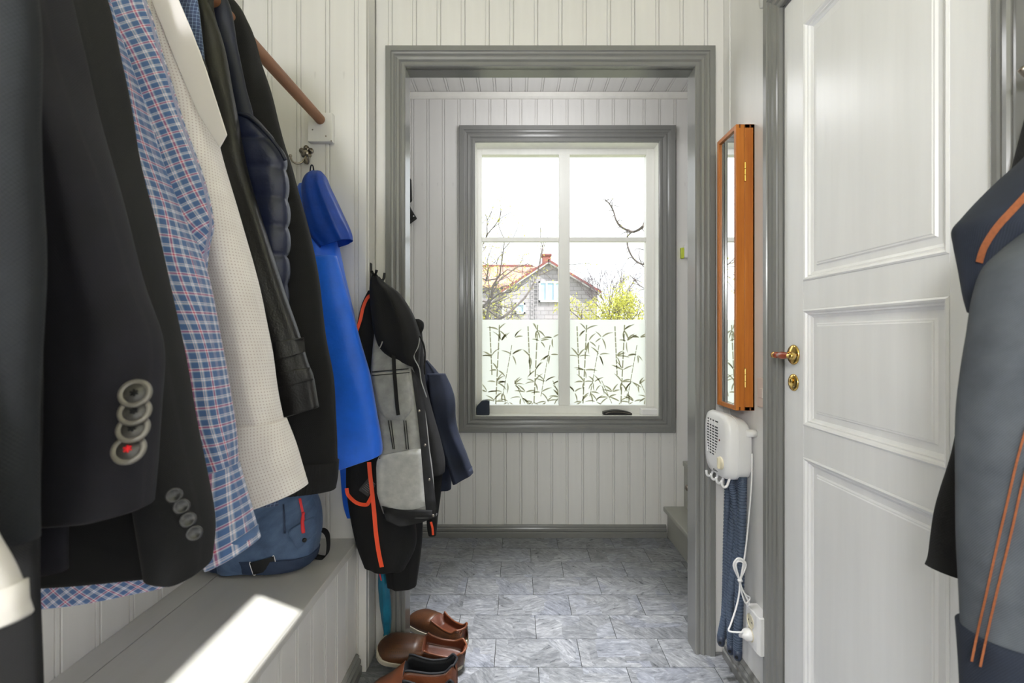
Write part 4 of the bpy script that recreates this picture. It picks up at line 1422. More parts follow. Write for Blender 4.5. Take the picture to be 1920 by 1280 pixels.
surf_patch(sl, 'cuff_band', [(512, 700), (582, 688), (588, 712), (518, 728)], M['leather'], sl, thick=.006)

# --- navy puffer
g = garment('puffer_jacket', 'navy quilted puffer jacket between leather jacket and black jacket', 'jacket', 1.02)
cloth('body', [(-60, 200, 380, 1.035, .022), (0, 170, 428, 1.035, .024), (90, 160, 448, 1.04, .02), (165, 160, 462, 1.045, .016), (222, 160, 478, 1.045, .016), (300, 160, 480, 1.045, .016), (540, 160, 500, 1.045, .016), (800, 160, 510, 1.045, .016)], M['navy_smooth'], g, folds=((5, .002),), seed=17)
sl = cloth('quilted_sleeve', [(215, 400, 470, 1.034, .01), (240, 404, 492, 1.034, .017), (262, 408, 512, 1.034, .019), (300, 412, 532, 1.034, .021), (370, 418, 536, 1.034, .022), (440, 424, 537, 1.034, .022), (500, 428, 535, 1.034, .022), (600, 436, 534, 1.034, .022), (720, 444, 530, 1.034, .021)], M['puffer'], g, per=14, folds=((7, .0015),), seed=18, quilt=(P(0, 265, 1.034).z, .0625, .0085), noise_amp=.004)
seam(g, 'piping', [(447, 215, 1.02), (470, 222, 1.012), (500, 250, 1.006), (524, 280, 1.006), (535, 300, 1.01)], 1.01, M['navy_smooth'], .004)

# --- black jacket with ribbed hem
g = garment('black_bomber', 'plain black jacket with ribbed hem, last on the rod', 'jacket', 1.12)
bo = cloth('body', [(-40, 330, 395, 1.115, .03), (0, 280, 446, 1.105, .05), (35, 240, 466, 1.105, .054), (70, 230, 480, 1.108, .054), (115, 225, 492, 1.114, .05), (165, 225, 507, 1.116, .05), (260, 225, 532, 1.12, .048), (325, 225, 552, 1.12, .05), (475, 225, 590, 1.12, .05), (630, 225, 613, 1.12, .05), (705, 225, 625, 1.12, .05), (790, 230, 631, 1.12, .05), (872, 235, 634, 1.12, .048)], M['black_cloth'], g, folds=((5, .004), (8, .002)), seed=19, hem=0)
cloth('ribbed_hem', [(866, 232, 636, 1.12, .050, -6), (900, 234, 634, 1.12, .050, -14), (926, 238, 630, 1.12, .049, -20)], M['black_cloth'], g, n=420, folds=((105, .0022),), seed=20, noise_amp=.001)

# --- bright blue softshell on the ornate hook
g = thing('blue_softshell_jacket', 'bright blue softshell jacket hanging from the ornate hook', 'jacket', P(582, 320, 1.55))
MB().tube(curve_pts([P(572, 352, 1.545), P(580, 330, 1.54), P(583, 311, 1.552), P(587, 312, 1.552), P(589, 330, 1.54), P(592, 350, 1.545)], 5), .0022, 8).build('hanging_loop', M['denim_navy'], g, smooth=True)
bo = cloth('body', [(345, 560, 612, 1.535, .02), (375, 548, 622, 1.535, .035), (420, 540, 630, 1.53, .045), (465, 535, 637, 1.53, .05), (505, 530, 646, 1.525, .052), (565, 525, 660, 1.52, .055), (635, 520, 675, 1.52, .055), (705, 515, 690, 1.52, .056), (765, 515, 690, 1.52, .056), (820, 520, 672, 1.52, .055), (866, 535, 655, 1.525, .045)], M['softshell'], g, folds=((4, .006), (7, .003)), seed=21, noise_amp=.006)
cloth('sleeve', [(480, 560, 632, 1.455, .02), (560, 568, 655, 1.45, .03), (640, 580, 676, 1.445, .034), (705, 592, 695, 1.445, .036), (765, 604, 706, 1.445, .037), (820, 618, 714, 1.445, .037, -8), (852, 630, 717, 1.445, .036, -24), (864, 634, 716, 1.445, .035, -28)], M['softshell'], g, folds=((3, .003),), seed=22, noise_amp=.005)
cloth('back_hem', [(866, 636, 668, 1.592, .008), (915, 640, 668, 1.592, .008), (950, 644, 664, 1.592, .008), (970, 650, 661, 1.592, .006)], M['softshell'], g, seed=43, n=32, noise_amp=.002)
cloth('hood', [(322, 582, 604, 1.51, .012), (332, 572, 614, 1.505, .03), (350, 566, 622, 1.50, .04), (380, 566, 636, 1.50, .044), (415, 572, 651, 1.50, .046), (440, 582, 659, 1.50, .044, -10), (458, 600, 662, 1.50, .036, -16)], M['softshell_dark'], g, folds=((5, .003), (9, .002)), seed=23, noise_amp=.005)

# --- cluster on the black hook at the corner
YK = 1.60
g = thing('work_trousers', 'black work trousers with neon orange piping hanging at the doorway corner', 'trousers', P(700, 520, YK))
lg = cloth('trouser_leg', [(545, 690, 712, 1.585, .012), (575, 676, 716, 1.58, .02), (618, 668, 716, 1.575, .03), (690, 662, 730, 1.565, .035), (780, 655, 750, 1.56, .038), (880, 648, 770, 1.56, .04), (950, 654, 776, 1.56, .042), (1020, 668, 780, 1.56, .042), (1062, 682, 760, 1.56, .04, 6)], M['black_cloth'], g, folds=((4, .004), (7, .003)), seed=24)
cloth('trouser_leg', [(545, 694, 716, 1.60, .012), (600, 690, 740, 1.605, .02), (760, 700, 780, 1.62, .03), (900, 712, 790, 1.62, .034), (1000, 718, 792, 1.62, .036), (1096, 726, 782, 1.62, .034)], M['black_cloth'], g, folds=((4, .004), (7, .003)), seed=25)
surf_tape(g, 'orange_piping', [(705, 549), (690, 557), (681, 576), (676, 598), (669, 620)], M['orange'], lg, 6, .004)
surf_tape(g, 'orange_piping', [(692, 866), (694, 890), (698, 925), (702, 965), (705, 1000), (710, 1035), (716, 1063)], M['orange'], lg, 8, .004)
surf_tape(g, 'pocket_piping', [(650, 915), (653, 928), (668, 942), (686, 946), (692, 940), (697, 930)], M['orange'], lg, 7, .004)
lt = surf_patch(g, 'care_label', [(694, 892), (704, 910), (690, 931), (671, 918)], plain('dark_grey_label', srgb(62, 62, 64), .7), lg, thick=.003)
for k in range(7):
    t0, t1 = .12, .86 - .05 * (k % 3)
    a0 = Vector((676 + (695 - 676) * (k + .7) / 8, 915.5 + (895 - 915.5) * (k + .7) / 8))
    b0 = a0 + Vector((14, 11))
    l0 = a0.lerp(b0, t0)
    l1 = a0.lerp(b0, t1)
    surf_tape(lt, 'label_text_line', [(l0.x, l0.y), (l1.x, l1.y)], plain('label_print_%d' % k, srgb(150, 150, 150), .8), lg, .7, .0045)
MB().tube(curve_pts([P(713, 1062, 1.555), P(712, 1075, 1.555), P(715, 1088, 1.555)], 4), .0022, 8).build('zip_pull', M['red'], g, smooth=True)

g = thing('grey_denim_jacket', 'grey denim jacket turned inside out with pale pocket bags', 'jacket', P(730, 540, YK))
bo = cloth('inside_front', [(560, 704, 730, 1.53, .012), (622, 702, 752, 1.525, .02), (693, 695, 775, 1.52, .028), (745, 699, 792, 1.515, .032), (792, 708, 800, 1.515, .034), (839, 712, 806, 1.515, .035), (880, 706, 812, 1.515, .036), (930, 709, 816, 1.515, .036), (962, 717, 820, 1.515, .034, 6)], M['denim_grey'], g, folds=((3, .003), (5, .002)), seed=26, noise_amp=.004)
surf_patch(bo, 'pocket_bag', [(697, 697), (765, 690), (773, 745), (772, 770), (758, 787), (726, 787), (712, 772), (704, 740)], M['denim_grey'], bo, thick=.004)
pk = surf_patch(bo, 'pocket_bag', [(716, 842), (789, 841), (792, 880), (798, 955), (760, 960), (716, 950), (707, 930), (705, 868)], fabric('pale_grey_denim', srgb(150, 150, 150), srgb(178, 178, 176), twill=True, weave=2800, scale=40), bo, thick=.006)
surf_patch(bo, 'button_placket', [(771, 690), (790, 715), (797, 770), (804, 840), (812, 900), (820, 962), (799, 962), (794, 900), (789, 840), (783, 780), (776, 730)], M['denim_black'], bo, thick=.005)
surf_patch(bo, 'waistband', [(716, 948), (760, 962), (798, 955), (819, 955), (818, 968), (790, 980), (750, 988), (724, 976)], M['denim_black'], bo, thick=.007)
for a_, b_ in (((728, 788), (737, 842)), ((733, 788), (740, 842)), ((757, 788), (762, 842)), ((761, 788), (766, 842)), ((697, 697), (766, 691)), ((697, 704), (768, 698)), ((712, 858), (712, 930))):
    surf_tape(bo, 'seam_stitching', [a_, ((a_[0] + b_[0]) / 2, (a_[1] + b_[1]) / 2), b_], M['denim_black'], bo, 1.6, .005)
surf_tape(bo, 'hood_drawstring', [(738, 660), (739, 690), (742, 730), (745, 765), (747, 778)], M['black_cloth'], bo, 7, .008)
for q in ((786, 770), (797, 834), (805, 899), (812, 966)):
    c = P(q[0], q[1], 1.472)
    MB().lathe([(0, 0), (.004, 0), (.004, .002), (.0015, .003), (0, .003)], c, (.1, -1, 0), 12).build('snap_button', M['steel'], g, smooth=True)
sl = cloth('sleeve', [(600, 760, 790, 1.60, .015), (680, 766, 796, 1.585, .025), (726, 768, 800, 1.58, .03), (807, 776, 822, 1.575, .034), (860, 784, 834, 1.575, .034), (888, 790, 834, 1.575, .033, -8)], M['denim_black'], g, folds=((4, .003),), seed=27)

g = thing('black_hooded_top', 'black hooded top over the grey denim jacket with hanging drawcords', 'hoodie', P(705, 520, YK))
MB().tube(curve_pts([P(697, 530, 1.60), P(699, 517, 1.60), P(704, 514, 1.61), P(709, 520, 1.60)], 5), .003, 8).build('hanging_loop', M['black_cloth'], g, smooth=True)
hd = cloth('hood', [(518, 698, 712, 1.55, .010), (530, 694, 724, 1.545, .022), (548, 692, 748, 1.535, .036), (577, 694, 769, 1.525, .046), (604, 698, 781, 1.52, .05), (632, 704, 788, 1.52, .05), (660, 710, 787, 1.52, .045, 22), (676, 722, 786, 1.525, .036, 26)], M['black_cloth'], g, folds=((4, .006), (7, .003)), seed=28, noise_amp=.006)
cloth('hood_fold', [(598, 779, 786, 1.55, .006), (604, 776, 794, 1.55, .012), (615, 776, 795, 1.55, .014), (626, 778, 790, 1.55, .010)], M['black_cloth'], g, seed=29, n=32)
MB().tube(curve_pts([P(787, 630, 1.50), P(794, 645, 1.50), P(797, 665, 1.50), P(796, 690, 1.50), P(797, 702, 1.50)], 5), .0028, 8).build('drawcord', M['black_cloth'], g, smooth=True)
MB().tube(curve_pts([P(787, 632, 1.51), P(784, 650, 1.50), P(776, 668, 1.49), P(786, 690, 1.49), P(790, 715, 1.49), P(800, 745, 1.49)], 5), .0018, 8).build('drawcord', M['denim_grey'], g, smooth=True)
MB().tube(curve_pts([P(717, 640, 1.47), P(714, 648, 1.47), P(711, 653, 1.47)], 4), .002, 8).build('drawcord', M['denim_grey'], g, smooth=True)
for ang_, L_ in ((70, .022), (120, .02)):
    c = P(703, 518, 1.59)
    MB().tube([c, c + Vector((math.cos(R(ang_)) * L_, -.005, math.sin(R(ang_)) * L_))], [.003, .005], 8).build('cord_knot', M['black_cloth'], g, smooth=True)

g = thing('navy_denim_jacket', 'dark navy jacket rightmost in the cluster against the window wall', 'jacket', P(800, 680, 1.66))
cloth('body', [(676, 790, 802, 1.66, .012), (700, 784, 822, 1.66, .025), (735, 780, 846, 1.66, .034), (790, 776, 852, 1.66, .038), (850, 778, 850, 1.66, .038), (916, 790, 846, 1.66, .034)], M['denim_navy'], g, folds=((4, .005), (7, .003)), seed=30, noise_amp=.007)
cloth('sleeve', [(700, 800, 834, 1.615, .015), (745, 806, 853, 1.61, .026), (800, 816, 857, 1.61, .03), (854, 832, 876, 1.61, .03), (880, 842, 884, 1.61, .029, -8), (896, 848, 887, 1.61, .028, -20)], M['denim_navy'], g, folds=((4, .004),), seed=31, noise_amp=.006)
bo = cloth('hem_piece', [(880, 790, 832, 1.64, .02), (930, 798, 826, 1.64, .02), (985, 800, 820, 1.64, .018), (1002, 803, 818, 1.64, .014)], M['black_cloth'], g, seed=32, n=40)
surf_tape(g, 'orange_piping', [(808, 978), (811, 990), (812, 1003)], M['orange'], bo, 4, .004)

# --- denim garment at the right, hung on a hook on the right wall beside the camera
g = thing('denim_jacket', 'large dark blue denim jacket turned inside out at the right edge', 'jacket', (XR, .52, 1.62))
MB().tube(curve_pts([(XR - .001, .52, 1.60), (XR - .03, .52, 1.585), (XR - .05, .52, 1.595), (XR - .055, .52, 1.615)], 5), .005, 10).build('wall_hook', M['steel'], g, smooth=True)
up = cloth('shoulder', [(-60, 2085, 2215, .53, .03), (80, 2030, 2215, .535, .05), (200, 1968, 2215, .54, .055), (270, 1918, 2212, .55, .058), (323, 1868, 2212, .55, .058), (365, 1828, 2212, .55, .058), (395, 1801, 2212, .55, .056), (420, 1781, 2212, .55, .054), (450, 1783, 2200, .55, .05), (500, 1791, 2180, .55, .046), (550, 1799, 2150, .55, .04), (584, 1808, 2100, .55, .03)], M['denim_dark'], g, folds=((5, .003), (9, .0025)), seed=33, noise_amp=.004, per=8)
bo = cloth('inside_panel', [(415, 1945, 2250, .50, .02), (440, 1902, 2250, .50, .032), (468, 1866, 2250, .50, .038), (500, 1836, 2250, .50, .042), (548, 1822, 2250, .50, .044), (620, 1813, 2250, .50, .045), (700, 1800, 2250, .50, .046), (780, 1790, 2250, .50, .046), (897, 1787, 2250, .50, .046), (999, 1789, 2250, .50, .046), (1104, 1793, 2250, .50, .046), (1215, 1796, 2250, .50, .045, 46)], M['denim_in'], g, folds=((5, .003), (8, .002)), seed=34, noise_amp=.004, hem=0)
cloth('cuff_band', [(1205, 1790, 2250, .50, .049, 46), (1290, 1794, 2250, .50, .049, 46), (1420, 1800, 2250, .50, .048, 30)], M['denim_dark'], g, seed=35, noise_amp=.003)
surf_tape(g, 'cuff_piping', [(1791, 1232), (1815, 1246), (1850, 1262), (1890, 1274), (1925, 1284)], M['stitch'], bo, 4, .008)
surf_tape(g, 'flat_felled_seam', [(1925, 800), (1908, 860), (1888, 945), (1868, 1030), (1848, 1120), (1832, 1190), (1822, 1240)], M['stitch'], bo, 5, .003)
surf_tape(g, 'flat_felled_seam', [(1932, 850), (1915, 915), (1896, 1000), (1874, 1090), (1853, 1180), (1838, 1250)], M['stitch'], bo, 5, .003)
surf_tape(g, 'shoulder_seam', [(1925, 365), (1900, 392), (1870, 425), (1846, 462), (1836, 492)], M['stitch'], up, 14, .002)

g = thing('black_trousers', 'black trouser leg hanging behind the denim jacket at the right', 'trousers', (XR, .64, 1.5))
MB().tube(curve_pts([(XR - .001, 0.655, 1.50), (XR - .03, 0.655, 1.485), (XR - .05, 0.655, 1.50)], 5), .005, 10).build('wall_hook', M['steel'], g, smooth=True)
cloth('trouser_leg', [(110, 1955, 1990, .655, .02), (300, 1900, 2010, .655, .024), (500, 1850, 2010, .655, .024), (700, 1806, 2000, .655, .024), (827, 1785, 1990, .655, .024), (878, 1775, 1985, .655, .024), (956, 1756, 1975, .655, .024), (1003, 1748, 1970, .655, .024), (1046, 1742, 1965, .655, .024), (1092, 1736, 1960, .655, .024, 60)], M['black_cloth'], g, folds=((4, .003),), seed=36)
# ------------------------------------------------------------------ backpack on the bench
bp = thing('backpack', 'blue fabric backpack with red zip pulls slumped on the bench', 'backpack', (-.72, 1.38, .45))
M['pack'] = fabric('slate_blue_polyester', srgb(50, 72, 104), srgb(80, 104, 138), weave=1900, scale=26, rough=.6, sheen=.1)
M['pack_d'] = fabric('dark_blue_polyester', srgb(30, 44, 70), srgb(46, 62, 90), weave=1900, scale=26, rough=.7)
bo = cloth('pack_body', [(905, 455, 585, 1.46, .04), (925, 425, 592, 1.45, .07), (950, 400, 600, 1.44, .066), (985, 385, 604, 1.43, .072), (1015, 380, 602, 1.42, .076), (1042, 382, 596, 1.415, .076), (1055, 388, 585, 1.41, .072)], M['pack'], bp, n=96, per=8, folds=((4, .006), (7, .004), (11, .003)), seed=41, noise_amp=.012, power=2.9, hem=.01)
cloth('pack_base', [(1030, 376, 600, 1.415, .079), (1046, 380, 596, 1.413, .078), (1054, 388, 586, 1.41, .074)], M['pack_d'], bp, n=96, seed=42, power=2.9, noise_amp=.004, hem=.005)
fo = surf_patch(bp, 'pocket_flap', [(538, 996), (582, 970), (588, 968), (595, 985), (596, 997), (558, 1030)], M['pack'], bo, thick=.008)
q = P(571, 1011, 1.335)
surf_patch(bp, 'front_seam', [(530, 945), (533, 945), (536, 1000), (532, 1000)], M['pack_d'], bo, thick=.003, sub=4)
lp = surf_patch(bp, 'brand_patch', [(468, 1055), (513, 1043), (519, 1067), (475, 1077)], plain('black_patch', srgb(18, 18, 19), .6), bo, thick=.006)
for ln in ([(470, 1054), (468, 1056), (475, 1077), (479, 1076)], [(511, 1043), (514, 1043), (519, 1068), (516, 1069)]):
    surf_tape(bp, 'patch_corner_stitch', ln, M['plastic'], bo, 1.4, .008)
surf_tape(bp, 'zip_tape', [(562, 934), (565, 948), (568, 962), (569, 975)], M['red'], bo, 5, .004)
MB().tube(curve_pts([P(569, 960, 1.352), P(567, 978, 1.348), P(569, 999, 1.344)], 4), [.0045, .0045, .004, .005, .005, .005, .0055, .0055, .005], 8).build('zip_pull', M['red'], bp, smooth=True)
MB().lathe([(0, 0), (.0065, 0), (.006, .003), (0, .004)], P(571, 1012, 1.343), (.3, -1, .1), 14).build('snap', M['black'], bp, smooth=True)
# black webbing strap looping at the right end
sp_ = curve_pts([P(588, 1000, 1.45), P(604, 992, 1.46), P(615, 1002, 1.465), P(616, 1030, 1.46), P(608, 1044, 1.455), P(586, 1040, 1.45)], 6)
sm = MB()
for dz_ in (0,):
    L_ = []
    for p in sp_:
        L_ += [p + Vector((0, -.012, 0)), p + Vector((0, .012, 0)), p + Vector((-.003, .012, -.003)), p + Vector((-.003, -.012, -.003))]
    n = len(sp_)
    Fc = [(0, 1, 2, 3), (4 * n - 4, 4 * n - 1, 4 * n - 2, 4 * n - 3)]
    for i in range(n - 1):
        for j in range(4):
            Fc.append((4 * i + j, 4 * i + (j + 1) % 4, 4 * i + 4 + (j + 1) % 4, 4 * i + 4 + j))
    sm.add(L_, Fc)
sm.build('strap', M['black_cloth'], bp)

# ------------------------------------------------------------------ shoes
def shoe(label, loc, rot, L, m_up, m_in, m_sole, wid=.053, h_toe=.052, h_top=.066, throat=.46, perf=None, collar=None, tilt=0, pitch=0, group=None):
    t = thing('leather_shoe', label, 'shoe', loc, group)
    mtx = Matrix.Translation(Vector(loc)) @ Matrix.Rotation(rot, 4, 'Z') @ Matrix.Translation((L, 0, wid * abs(math.sin(tilt)) + .001)) @ Matrix.Rotation(pitch, 4, 'Y') @ Matrix.Rotation(tilt, 4, 'X') @ Matrix.Translation((-L, 0, 0))
    Mn = 25
    secs = []
    ts = [0, .015, .05, .1, .17, .25, .33, .40, throat - .015, throat + .01, throat + .06, .6, .7, .8, .88, .94, .965, .985, 1.0]
    for t_ in ts:
        w_ = wid * (min(1, (t_ / .12)) ** .5 if t_ < .12 else 1) * (1.0 if t_ < .35 else 1 - .26 * min(1, (t_ - .35) / .3)) * (1 if t_ < .9 else (1 - ((t_ - .9) / .1) ** 2 * .55))
        w_ = max(w_, .006)
        hh = .018 + (h_toe - .018) * min(1, (t_ / .2) ** .55 if t_ > 0 else 0) + (h_top - h_toe) * max(0, (t_ - .2) / (throat - .2)) if t_ <= throat else h_top
        hc = h_top if t_ < .55 else (h_top - .016 * math.sin(PI * (t_ - .5) / .5) if t_ < .93 else h_top + .004)
        row = []
        opened = throat < t_ < .98
        for i in range(Mn):
            s = i / (Mn - 1)
            a = PI * s
            if not opened:
                y = -math.cos(a) * w_
                z = .012 + (math.sin(a) ** .62) * ((hh if t_ <= throat else hc) - .012)
                y *= 1 - .12 * math.sin(a)
            else:
                # outer wall up, over the rim, down inside, across the insole and back
                if s <= .2:
                    f = s / .2
                    y = -w_ * (1 - .22 * f ** 2)
                    z = .012 + f * (hc - .012)
                elif s <= .4:
                    f = (s - .2) / .2
                    y = -w_ * (.78 - .06 * f)
                    z = hc - f * (hc - .024) + (.002 if f == 0 else 0)
                elif s < .6:
                    f = (s - .4) / .2
                    y = -w_ * .72 + 2 * w_ * .72 * f
                    z = .024
                elif s < .8:
                    f = (s - .6) / .2
                    y = w_ * (.72 + .06 * f)
                    z = .024 + f * (hc - .024)
                else:
                    f = (s - .8) / .2
                    y = w_ * (.78 + .22 * (1 - (1 - f) ** 2))
                    z = hc - f * (hc - .012)
            row.append(mtx @ Vector((t_ * L, y, z)))
        secs.append(row)
    V = sum(secs, [])
    Fo, Fi = [], []
    for q_ in range(len(secs) - 1):
        op = throat < ts[q_] < .98 or throat < ts[q_ + 1] < .98
        for i in range(Mn - 1):
            f = (q_ * Mn + i, q_ * Mn + i + 1, q_ * Mn + Mn + i + 1, q_ * Mn + Mn + i)
            s = (i + .5) / (Mn - 1)
            (Fi if op and .2 < s < .8 else Fo).append(f)
    Fo.append(tuple(range(Mn)))
    def compact(fs_):
        ids = sorted({i for f in fs_ for i in f})
        mp_ = {q: k for k, q in enumerate(ids)}
        return MB().add([V[q] for q in ids], [tuple(mp_[i] for i in f) for f in fs_])
    up_ = compact(Fo).build('upper', m_up, t, smooth=True)
    ln_ = compact(Fi).build('lining', m_in, t, smooth=True)
    for o_ in (up_, ln_):
        sol = o_.modifiers.new('thickness', 'SOLIDIFY')
        sol.thickness = .002
        sol.offset = 0
    # sole
    out = []
    for t_ in [i / 40 for i in range(41)]:
        w_ = wid * (math.sqrt(max(0, 1 - (1 - t_ / .16) ** 2)) if t_ < .16 else 1) * (1.0 if t_ < .35 else 1 - .26 * min(1, (t_ - .35) / .3)) * (1 if t_ < .86 else math.sqrt(max(0, 1 - ((t_ - .86) / .14) ** 2)))
        out.append((t_ * (L + .008) - .004, w_ + .003))
    poly = [mtx @ Vector((x_, -w_, .0005)) for x_, w_ in out] + [mtx @ Vector((x_, w_, .0005)) for x_, w_ in reversed(out[1:-1])]
    upv = (mtx.to_3x3() @ Vector((0, 0, .017)))
    MB().extrude(poly, upv).build('sole', m_sole, t, bevel=.002)
    if collar:
        rim = []
        for t_, row in zip(ts, secs):
            if throat < t_ < .98:
                rim.append((row[5], row[19]))
        path = [a for a, b in rim] + [secs[-1][12]] + [b for a, b in reversed(rim)]
        MB().tube(curve_pts(path, 3), .0035, 8).build('collar_rim', collar, t, smooth=True)
    return t
def perf_leather():
    a = NT('brown_perforated_leather')
    v = a.coord('Object')
    n1 = a.noise(v, 14, 5)
    vo = a.n('ShaderNodeTexVoronoi', Scale=150.0, Randomness=.25)
    a.l(v, vo.inputs['Vector'])
    d = a.math('LESS_THAN', vo.outputs['Distance'], .30)
    base = a.ramp(n1, [(.3, srgb(62, 35, 19)), (.7, srgb(92, 56, 31))])
    a.set(Base_Color=a.mix(a.math('MULTIPLY', d, .6), base, srgb(48, 24, 12)), Roughness=.4)
    a.bump(a.math('SUBTRACT', 1.0, d), .4, .002)
    return a.m
M['perf'] = perf_leather()
M['tan'] = leather('tan_leather', srgb(86, 45, 25), srgb(116, 65, 38), .35)
M['in_brown'] = leather('dark_brown_lining', srgb(70, 34, 20), srgb(100, 52, 32), .4)
M['in_black'] = plain('black_elastic_lining', srgb(16, 17, 22), .7)
M['sole_w'] = plain('off_white_sole', srgb(190, 182, 165), .6)
M['sole_b'] = plain('dark_brown_sole', srgb(40, 28, 22), .6)
shoe('brown perforated leather slip-on, toe against the boarded corner', (-.475, 1.612, 0), R(2), .295, M['perf'], M['in_brown'], M['sole_w'], throat=.52, collar=M['tan'], tilt=R(16), pitch=R(10), group='perforated slip-on pair')
shoe('brown perforated leather slip-on half hidden behind its mate', (-.415, 1.895, 0), R(-37), .285, M['perf'], M['in_brown'], M['sole_w'], throat=.50, collar=M['tan'], group='perforated slip-on pair')
shoe('tan leather boot with black elastic lining, behind the nearest boot', (-.462, 1.487, 0), R(3), .275, M['tan'], M['in_black'], M['sole_b'], throat=.42, h_top=.105, collar=M['in_black'], group='tan boot pair')
shoe('tan leather boot with black elastic lining at the bottom edge', (-.455, 1.37, 0), R(3), .275, M['tan'], M['in_black'], M['sole_b'], throat=.42, h_top=.105, collar=M['in_black'], group='tan boot pair')

# ------------------------------------------------------------------ teal umbrella in the corner by the casing
um = thing('folded_umbrella', 'teal folded umbrella standing in the corner behind the work trousers', 'umbrella', P(724, 1190, 1.655))
ct = leather('teal_nylon', srgb(14, 84, 112), srgb(30, 124, 156), .4)
cp = curve_pts([P(716, 1040, 1.62), P(719, 1090, 1.63), P(723, 1130, 1.645), P(725, 1168, 1.655), P(725, 1192, 1.66)], 8)
mb = MB()
V, Fc = [], []
n = 24
for i, p in enumerate(cp):
    t_ = i / (len(cp) - 1)
    r_ = .010 + .008 * math.sin(PI * min(1, t_ * 1.1)) if t_ < .95 else .012
    for j in range(n):
        a = 2 * PI * j / n
        rr_ = r_ * (1 + .16 * math.sin(a * 5 + t_ * 7))
        V.append(p + Vector((math.cos(a) * rr_, math.sin(a) * rr_, 0)))
Fc = [(i * n + j, i * n + (j + 1) % n, (i + 1) * n + (j + 1) % n, (i + 1) * n + j) for i in range(len(cp) - 1) for j in range(n)] + [tuple(range(n)), tuple(range(len(V) - n, len(V)))]
mb.add(V, Fc)
mb.build('folded_canopy', ct, um, smooth=True)
q = P(725, 1195, 1.66)
MB().tube([cp[-1], Vector((cp[-1].x, cp[-1].y, .0005))], [.004, .003], 8).build('ferrule', M['steel'], um, smooth=True)
MB().tube([cp[0], cp[0] + Vector((-.004, -.004, .06)), cp[0] + Vector((-.006, -.006, .13))], .005, 10).build('shaft', M['black'], um, smooth=True)

# ------------------------------------------------------------------ outdoors: neighbouring house, trees
YH = 35.0
GZ = -0.6
def brickish(name, c1, c2, mortar, sx, sy, axis='XZ', rough=.8, bump=.3):
    a = NT(name)
    tc = a.n('ShaderNodeTexCoord')
    sp = a.n('ShaderNodeSeparateXYZ')
    a.l(tc.outputs['Object'], sp.inputs[0])
    cb = a.n('ShaderNodeCombineXYZ')
    ax = {'X': 0, 'Y': 1, 'Z': 2}
    a.l(sp.outputs[ax[axis[0]]], cb.inputs[0])
    a.l(sp.outputs[ax[axis[1]]], cb.inputs[1])
    br = a.n('ShaderNodeTexBrick', offset=.5)
    br.inputs['Color1'].default_value = c1
    br.inputs['Color2'].default_value = c2
    br.inputs['Mortar'].default_value = mortar
    br.inputs['Scale'].default_value = 1.0
    br.inputs['Brick Width'].default_value = sx
    br.inputs['Row Height'].default_value = sy
    br.inputs['Mortar Size'].default_value = min(sx, sy) * .07
    a.l(cb.outputs[0], br.inputs['Vector'])
    a.set(Base_Color=br.outputs['Color'], Roughness=rough)
    a.bump(br.outputs['Fac'], -bump, .02)
    return a.m
M['eternit'] = brickish('grey_fibre_cement_shingles', srgb(154, 149, 154), srgb(144, 140, 145), srgb(116, 111, 115), .6, .3)
M['rooft'] = brickish('red_clay_roof_tiles', srgb(178, 138, 124), srgb(170, 126, 114), srgb(126, 80, 72), .22, .30, 'XY')
M['roofedge'] = plain('red_painted_verge', srgb(118, 62, 60), .6)
M['chim'] = brickish('red_chimney_brick', srgb(136, 66, 58), srgb(122, 56, 50), srgb(150, 128, 120), .25, .09)
M['hwhite'] = plain('white_house_trim', srgb(200, 200, 204), .6, var=.02)
M['hglass'] = plain('house_window_glass', srgb(150, 178, 200), .08, var=.1, vscale=1.5)
hs = thing('neighbour_house', 'grey shingled house with red tiled roof seen through the window', 'house', (P(1030, 0, YH).x, YH, GZ))
ap = P(1028, 487, YH)
le, re2 = P(938, 546, YH), P(1127, 547, YH)
wall = MB().extrude([(le.x + .3, YH, GZ), (re2.x - .3, YH, GZ), (re2.x - .3, YH, re2.z + .12), (ap.x, YH, ap.z - .1), (le.x + .3, YH, le.z + .12)], (0, 9, 0)).build('gable_wall', M['eternit'], hs)
for nm, e in (('roof_slope', le), ('roof_slope', re2)):
    d = Vector((e.x - ap.x, 0, e.z - ap.z))
    nrm = Vector((-d.z, 0, d.x)).normalized()
    if nrm.z < 0:
        nrm = -nrm
    th_ = nrm * .16
    a0 = Vector((ap.x, YH - .45, ap.z))
    b0 = Vector((e.x, YH - .45, e.z))
    rs = MB().extrude([a0, b0, b0 - th_, a0 - th_], (0, 9.6, 0)).build(nm, M['roofedge'], hs)
    MB().extrude([a0 - th_ + Vector((0, .05, 0)), b0 - th_ + Vector((0, .05, 0)), b0 - th_ * 1.5 + Vector((0, .05, 0)), a0 - th_ * 1.5 + Vector((0, .05, 0))], (0, .25, 0)).build('soffit_board', M['hwhite'], rs)
